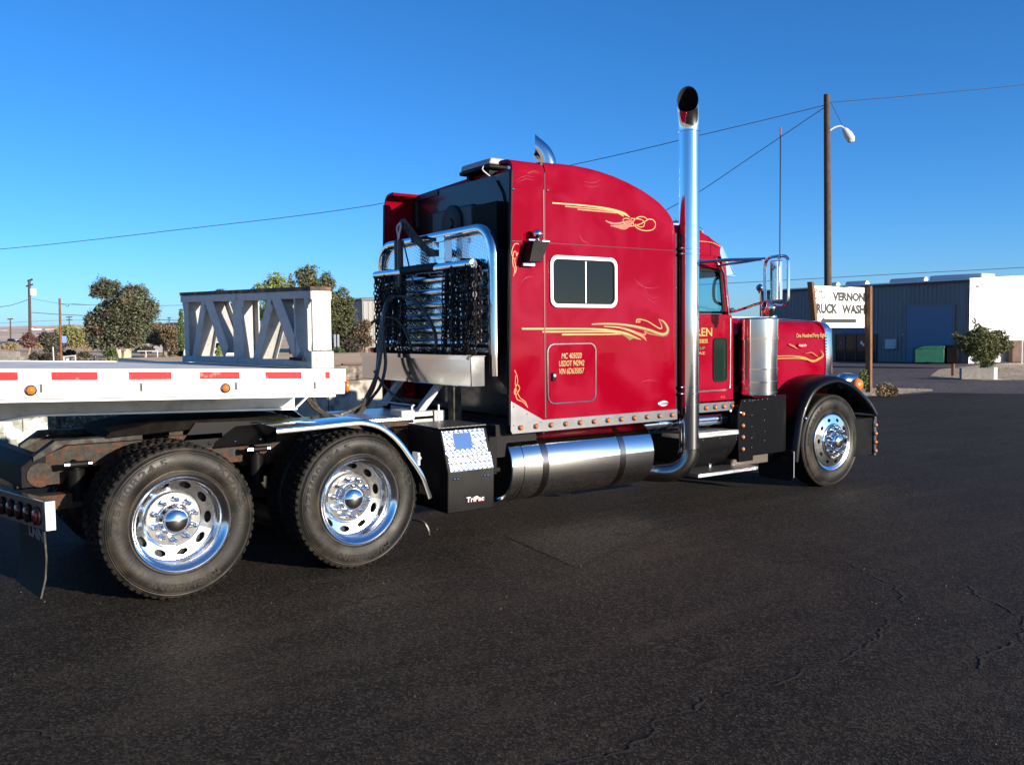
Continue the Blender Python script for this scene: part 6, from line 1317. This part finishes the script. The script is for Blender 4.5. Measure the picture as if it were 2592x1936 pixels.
# ------------------------------------------------------------------ utility poles and cables
def pole(name, label, base, top, r, m='wood', arms=()):
    t = thing(name, label, 'utility pole', (base[0], base[1], 0)); mb = MB(); mb.tube([base, top], [r, r*.8], 12); B(mb, 'pole_shaft', m, t)
    for a, b_, rr_ in arms:
        mb = MB(); mb.tube([a, b_], rr_, 6); B(mb, 'crossarm', m, t)
    return t
D = 30.; g0 = gnd(2098, D); tp = at(2093, 240, D)
LP = pole('street_lamp_pole', 'tall brown wooden pole with a street lamp arm behind the truck wash sign', (g0.x, g0.y, 0), tuple(tp), .13)
mb = MB(); mb.tube(smooth_path([atg(2100, 331, D), atg(2113, 323, D), atg(2127, 320, D), atg(2136, 325, D)]), .03, 8); la = B(mb, 'lamp_arm', 'insul', LP)
hc = at(2148, 343, D); ax = Vector(atg(2162, 362, D))-Vector(atg(2133, 322, D)); ax.normalize()
mb = MB(); mb.tube([tuple(hc-ax*.30), tuple(hc-ax*.22), tuple(hc-ax*.02), tuple(hc+ax*.16), tuple(hc+ax*.27)], [.04, .10, .145, .13, .05], 14); lh = B(mb, 'lamp_head', 'insul', la)
mb = MB(); mb.sphere(tuple(hc+ax*.08-Vector((0, 0, .10))), .11, 14, 8, (1, 1, .8)); B(mb, 'lamp_bowl', mat('lamp_bowl_glass', (.45, .45, .38), .2), la)
mb = MB(); mb.tube([atg(2102, 258, D), atg(2133, 318, D)], .012, 5); B(mb, 'stay_wire', 'wire', LP)
D = 98.; g0 = gnd(75, D)
PA = pole('transformer_pole', 'wooden utility pole carrying crossarms and a pale grey transformer at the left', (g0.x, g0.y, 0), atg(74, 708, D), .17, arms=[(atg(70, 712, D), atg(82, 707, D), .11), (atg(66, 725, D), atg(83, 720, D), .09)])
mb = MB(); a = at(83, 736, D); mb.cyl((a.x, a.y, a.z-.55), (a.x, a.y, a.z+.22), .36, 16); B(mb, 'transformer', 'insul', PA)
D = 50.; g0 = gnd(152, D)
pole('bare_pole', 'plain reddish-brown wooden pole without crossarms standing left of the pale-trunked tree', (g0.x, g0.y, 0), atg(151, 755, D), .075, 'post_wood')
for i, (px_, yt, d, lab, w) in enumerate([(26, 806, 210, 'thin distant pole furthest left on the desert skyline', 7), (175, 801, 260, 'distant double-crossarm pole just right of the bare pole', 8), (428, 803, 260, 'distant pole above the dark house roof', 5)]):
    g0 = gnd(px_, d); pole('distant_pole', lab, (g0.x, g0.y, 0), atg(px_, yt, d), .16, 'wood', arms=[(atg(px_-w, yt+2, d), atg(px_+w, yt+1, d), .13)]+([(atg(px_-w, yt+9, d), atg(px_+w, yt+8, d), .1)] if i == 1 else []))
def cable(label, pts, r):
    P = smooth_path([atg(*p) for p in pts], 8); mb = MB(); mb.tube(P, r, 5); o = B(mb, 'overhead_cable', 'wire'); tag(o, label, 'cable')
cable('long sagging cable from the lamp pole top down to the left edge behind the sleeper', [(-500, 668, 42), (0, 631, 40), (450, 582, 38), (940, 520, 36), (1470, 413, 33), (1780, 341, 31), (2088, 267, 30)], .014)
cable('steep cable dropping from the lamp pole top to behind the exhaust stack', [(2088, 272, 30), (1920, 385, 31), (1770, 486, 32), (1690, 530, 33), (1500, 640, 34)], .014)
cable('cable running from the lamp pole top to the right edge', [(2100, 260, 30), (2300, 243, 31), (2592, 215, 33), (2900, 180, 35)], .012)
cable('lower cable crossing from the transformer pole behind the truck to the far right edge', [(80, 756, 97), (150, 768, 90), (230, 772, 80), (450, 773, 70), (930, 754, 58), (1400, 738, 54), (1845, 717, 52), (2250, 695, 50), (2592, 677, 48), (3000, 650, 46)], .016)
cable('upper left cable from the left edge to the transformer pole', [(-200, 800, 96), (0, 777, 97), (40, 769, 98), (72, 758, 98)], .03)
cable('lower left cable from the transformer pole past the bare pole', [(80, 791, 98), (150, 796, 95), (215, 799, 92), (460, 812, 88)], .03)
cable('faint cable along the desert skyline left of the pale-trunked tree', [(-100, 822, 200), (0, 818, 200), (120, 812, 200), (220, 810, 200)], .03)
cable('short cable stub hooked on the bare pole top', [(155, 770, 50), (166, 772, 50), (172, 776, 50), (180, 770, 50), (232, 772, 52)], .014)

# ------------------------------------------------------------------ walls behind the trailer
PW = thing('peeling_wall', 'low block wall with peeling grey and white paint under the trailer at the left edge', 'wall', (-2, 6.1, 0))
i = 0
for row in range(5):
    x = -6.0-(row % 2)*.2
    while x < .10:
        x1 = min(x+.395, .10); o = B(MB().box(max(x, -6.0), x1-.006, 6.05+rnd.uniform(-.004, .004), 6.25, row*.18, row*.18+.174), 'block', 'peel', PW, smooth=False); x += .40
B(MB().box(-6, .095, 6.07, 6.23, 0, .895), 'mortar_core', 'conc_dark', PW, smooth=False)
RW = thing('retaining_wall', 'streaked concrete retaining wall with a dark tar-stained upper tier seen past the air hoses', 'wall', (5.5, 6, 0))
for x in [2.9+1.22*i for i in range(5)]:
    B(MB().box(x, x+1.205, 5.95, 6.2, 0, 1.04), 'wall_panel', 'conc_stain', RW, bev=.006); B(MB().box(x-.1, x+1.10, 6.06, 6.3, 1.045, 1.28), 'upper_tier', 'conc_dark', RW, bev=.01)
B(MB().box(2.85, 9.0, 6.1, 6.28, 0, 1.02), 'footing', 'conc_dark', RW)
o = B(MB().box(4.55, 5.05, 6.35, 6.42, 1.281, 1.31), 'timber_scrap', 'post_wood', bev=.004); o.rotation_euler = (0, 0, 0); tag(o, 'short splintered timber lying on top of the retaining wall', 'timber')
B(MB().box(2.9, 10.5, 6.31, 16, 0, 1.275), 'raised_ground', 'dirt', kind='structure', bev=.02)
CF = thing('chain_link_fence', 'chain-link fence with dry brush behind it glimpsed under the trailer above the rear tyre', 'fence', (1.4, 6.2, 0))
for x in (.25, 1.05, 2.0, 2.75):
    mb = MB(); mb.tube([(x, 6.2, 0), (x, 6.2, 1.1)], .03, 8); B(mb, 'post', 'frame_grey', CF)
mb = MB(); mb.tube([(.2, 6.2, 1.08), (2.8, 6.2, 1.08)], .02, 6); B(mb, 'rail', 'frame_grey', CF)
mb = MB()
for i in range(-22, 52):
    x = .2+i*.05
    for sx in (1, -1):
        a0, a1 = (x, .02), (x+sx*1.04, 1.06)
        pts = [(max(.2, min(2.8, q[0])), q) for q in (a0, a1)]
        t0 = max(0, min(1, ((.2 if sx > 0 else 2.8)-x)/(sx*1.04))) if sx > 0 else max(0, (x-2.8)/1.04)
        t1 = min(1, (2.8-x)/1.04) if sx > 0 else min(1, (x-.2)/1.04)
        if t1 > t0+.02: mb.tube([(x+sx*1.04*t0, 6.2, .02+1.04*t0), (x+sx*1.04*t1, 6.2, .02+1.04*t1)], .0022, 3, cap=False)
B(mb, 'wire_mesh', 'frame_grey', CF, kind='stuff', smooth=False)
tree('dry_fence_brush', 'dry golden brush behind the chain-link fence under the trailer', 'bush', [[((1.2, 7.2, 0), .03), ((1.2, 7.2, .4), .01)]], [(Vector((x, 7.3, .35)), .5, .4, .45) for x in (.4, 1.0, 1.6, 2.2)], 'leaf_dry', 5000, .05, 50)
# stepped wall and ramp, left edge
SW = thing('stepped_wall', 'grey wall stepping down to the right above the trailer deck at the left edge', 'wall', (3, 26, 0))
D = 28.
for i, (x0, x1, yt) in enumerate([(-260, 46, 890), (46.5, 56, 903), (56.5, 72, 911), (72.5, 86, 917), (86.5, 100, 925)]):
    a = gnd(x0, D); b_ = gnd(x1, D); ht = at(x1, yt, D).z; uu = (b_-a); L_ = uu.length
    B(obox((a+b_)/2+Vector((0, .15, 0)), (uu.x, uu.y), L_/2, .12, 0, ht), 'wall_step', 'conc', SW, bev=.01)
a = gnd(-240, 26.); b_ = gnd(70, 26.)
o = B(obox((a+b_)/2, (b_.x-a.x, b_.y-a.y), (b_-a).length/2, .9, 0, .72, cut=0), 'brick_ramp', mat('red_brown_ramp', (.26, .12, .09), .9, noise_amt=.25, nscale=6)); tag(o, 'reddish-brown ramp in front of the stepped grey wall at the left edge', 'ramp')
# fence rails and small posts among the bushes
def fence_rail(label, x0, y0, x1, y1, d, posts):
    t = thing('pipe_rail', label, 'railing', tuple(gnd(x0, d))); mb = MB(); mb.tube([atg(x0, y0, d), atg(x1, y1, d)], .035, 6); B(mb, 'rail', 'insul', t)
    for px_ in posts:
        g0 = gnd(px_, d); mb = MB(); tt = (px_-x0)/(x1-x0); mb.tube([(g0.x, g0.y, 0), atg(px_, y0+(y1-y0)*tt, d)], .03, 6); B(mb, 'post', 'insul', t)
fence_rail('pale pipe rail right of the pale forked trunks', 348, 889, 400, 888, 52., (369, 398))
fence_rail('short tilted pale rail just right of the bare pole', 160, 903, 192, 900, 45., (161, 190))
g0 = gnd(241, 40.); mb = MB(); mb.tube([tuple(g0), atg(241, 903, 40.)], .085, 12); mb.sphere(atg(241, 903, 40.), .085, 12, 6); o = B(mb, 'bollard', 'car_dark'); tag(o, 'dark round-topped bollard left of the pale forked trunks', 'bollard')
g0 = gnd(168.5, 42.); mb = MB(); mb.box(g0.x-.05, g0.x+.05, g0.y-.05, g0.y+.05, 0, at(168, 908, 42.).z); o = B(mb, 'marker_post', 'board', bev=.01); tag(o, 'short white marker post right of the bare pole', 'post')
g0 = gnd(134, 44.); mb = MB(); mb.tube([tuple(g0), atg(134, 878, 44.)], .03, 8); o = B(mb, 'fence_pipe', 'insul'); tag(o, 'thin grey upright pipe left of the bare pole', 'post')
RS = thing('blue_road_sign', 'small blue road sign on a post right of the bare pole', 'sign', tuple(gnd(161, 110.)))
g0 = gnd(161, 110.); mb = MB(); mb.tube([tuple(g0), atg(161, 855, 110.)], .05, 6); B(mb, 'post', 'silver', RS)
a = at(161, 859, 110.); mb = MB(); mb.box(a.x-.32, a.x+.32, a.y-.1, a.y-.06, a.z-.42, a.z+.42); B(mb, 'sign_panel', 'blue_sign', RS)
RB = thing('road_sign_back', 'pair of narrow bare-metal road sign panels on a post beside the round hedge', 'sign', tuple(gnd(852, 38.)))
g0 = gnd(852, 38.); mb = MB(); mb.tube([tuple(g0), atg(852, 846, 38.)], .03, 8); B(mb, 'post', 'satin', RB)
for x in (846.5, 855):
    a = at(x, 862, 38.); mb = MB(); mb.prism(rrect(-.045, .045, -.27, .27, .04, 3), 'Y', -.01, .01); mb.xf(lambda p: Vector((a.x, a.y-.05, a.z))+Vector((p.x*.85, p.y-p.x*.5, p.z))); B(mb, 'sign_panel', 'silver', RB)
for i, (px_, yt, hh) in enumerate([(205, 850, 30), (224, 866, 26), (110, 862, 30)]): pass

# houses and a tall grey building beyond the trees
def house(label, px0, px1, yt, yeave, d, wallm, roofm, depth=8., name='low_house'):
    a = gnd(px0, d); b_ = gnd(px1, d); u = (b_-a).normalized(); w = Vector((-u.y, u.x, 0)); L_ = (b_-a).length; ze = at((px0+px1)/2, yeave, d).z; zr = at((px0+px1)/2, yt, d).z
    t = thing(name, label, 'house', tuple((a+b_)/2)); c = (a+b_)/2+w*depth/2
    B(obox(c, (u.x, u.y), L_/2, depth/2, 0, ze), 'wall', wallm, t)
    mb = MB(); e = .4; P = [c-u*(L_/2+e)-w*(depth/2+e), c+u*(L_/2+e)-w*(depth/2+e), c+u*(L_/2+e)+w*(depth/2+e), c-u*(L_/2+e)+w*(depth/2+e)]; r0, r1_ = c-u*(L_/2-1), c+u*(L_/2-1)
    mb.add([(p.x, p.y, ze) for p in P]+[(r0.x, r0.y, zr), (r1_.x, r1_.y, zr)], [(0, 1, 5, 4), (1, 2, 5), (2, 3, 4, 5), (3, 0, 4), (3, 2, 1, 0)]); B(mb, 'roof', roofm, t, smooth=False)
    k = max(1, int(L_/3.5))
    for i in range(k):
        q = a+u*(L_*(i+.5)/k)-w*.03; mb = obox(q, (u.x, u.y), .6, .04, ze*.35, ze*.8); B(mb, 'window', 'shopglass', t)
    return t
house('long house with a dark brown roof half hidden behind the brown-green tree', 372, 520, 815, 832, 100., 'stucco', 'brownroof')
house('low house with a terracotta tile roof right of the round hedge', 884, 960, 883, 893, 75., 'stucco', 'tile', 6.)
for i, (px_, w_, y_, d_) in enumerate([(8, 14, 834, 950.), (86, 18, 828, 1000.), (95, 10, 830, 980.), (128, 16, 831, 960.), (198, 22, 829, 990.)]):
    a = at(px_, y_, d_); t = thing('ridge_house', ['white house on the desert ridge at the far left edge', 'largest white house on the ridge right of the transformer pole', 'small white house close right of the largest ridge house', 'white house on the ridge left of the bare pole', 'pale long house on the ridge above the yellow-green tree'][i], 'house', (a.x, a.y, a.z-6))
    L_ = w_*d_/FL; B(obox(Vector((a.x, a.y, 0)), (r2.x, r2.y), L_/2, 4, a.z-8, a.z-.8), 'wall', 'car_white', t); B(obox(Vector((a.x, a.y, 0)), (r2.x, r2.y), L_/2+.5, 4.5, a.z-.79, a.z, cut=1), 'roof', 'tile', t)
GB = thing('grey_warehouse', 'tall plain grey metal building edge just left of the sleeper', 'building', tuple(gnd(950, 85.)))
a = at(917, 761, 85.); B(MB().box(a.x, a.x+22, a.y, a.y+14, 0, a.z), 'wall', 'metal_wall', GB); B(MB().box(a.x-.15, a.x+22.1, a.y-.15, a.y+14.1, a.z+.003, a.z+.2), 'roof_edge', 'trim_dark', GB)
mb = MB()
for i in range(40): mb.box(a.x+.1+i*.5, a.x+.2+i*.5, a.y-.05, a.y-.001, 0, a.z-.1)
B(mb, 'wall_rib', 'metal_wall', GB, kind='stuff')
BL = thing('louvred_shed', 'pale slatted shed gable glimpsed through the left bay of the truss frame', 'shed', tuple(gnd(512, 90.)))
a = gnd(503, 90.); uu = Vector((r2.x, r2.y, 0)).normalized(); zt_ = at(510, 781, 90.).z; zb_ = at(510, 812, 90.).z
B(obox(a+uu*1.0, (uu.x, uu.y), 1.4, 1.0, 0, zb_), 'wall', 'stucco', BL); B(obox(a+uu*1.0+Vector((0, .3, 0)), (uu.x, uu.y), 1.3, .1, zb_+.01, zt_), 'back_panel', 'brownroof', BL)
for i in range(6): B(obox(a+uu*(-.2+i*.42), (uu.x, uu.y), .08, .06, zb_+.01, zt_), 'slat', 'insul', BL)

# parked cars
def car(label, px_, d, m, length=4.4, yaw=0., name='parked_car', group=None, pickup=False):
    g0 = gnd(px_, d); t = thing(name, label, 'car', tuple(g0), group)
    if pickup: prof = [(-2.4, .35), (2.4, .35), (2.45, .75), (2.3, .98), (1.25, 1.02), (.75, 1.62), (-.45, 1.66), (-.65, 1.05), (-2.4, 1.02)]
    else: prof = [(-2.2, .32), (2.2, .32), (2.22, .62), (2.0, .82), (1.1, .92), (.45, 1.38), (-.85, 1.42), (-1.6, 1.0), (-2.15, .92)]
    glass = [(1.0, .95), (.45, 1.33), (-.8, 1.36), (-1.35, 1.0)] if not pickup else [(1.1, 1.05), (.72, 1.55), (-.4, 1.58), (-.5, 1.08)]
    def rot(p): c, s = math.cos(yaw), math.sin(yaw); return Vector((g0.x+p.x*c-p.y*s, g0.y+p.x*s+p.y*c, p.z))
    mb = MB(); mb.prism(prof, 'Y', -.86, .86); mb.xf(rot); B(mb, 'body', m, t, bev=.08)
    mb = MB(); mb.prism(glass, 'Y', -.875, .875); mb.xf(rot); B(mb, 'window', 'glass_dark', t)
    for x in (-1.4, 1.4):
        for s in (-1, 1):
            mb = MB(); mb.lathe([(.0001, s*.89), (.2, s*.89), (.32, s*.88), (.33, s*.7), (.0001, s*.7)], 'Y', (x, 0, .33), 18); mb.xf(rot); w_ = B(mb, 'wheel', 'tyre', t)
            mb = MB(); mb.lathe([(.0001, s*.90), (.18, s*.895), (.19, s*.885)], 'Y', (x, 0, .33), 12); mb.xf(rot); B(mb, 'hubcap', 'silver', w_)
    return t
car('white car parked beyond the truss frame, seen through its left bay', 552, 60., 'car_white', yaw=R(-20))
car('dark pickup parked far off in the desert at the left edge', 26, 200., 'car_dark', yaw=R(-10), pickup=True)
car('white car parked far off right of the dark pickup', 38, 205., 'car_white', yaw=R(-10))
car('cream van-sized car parked far off beside the reddish tree', 55, 205., 'car_white', yaw=R(-15))
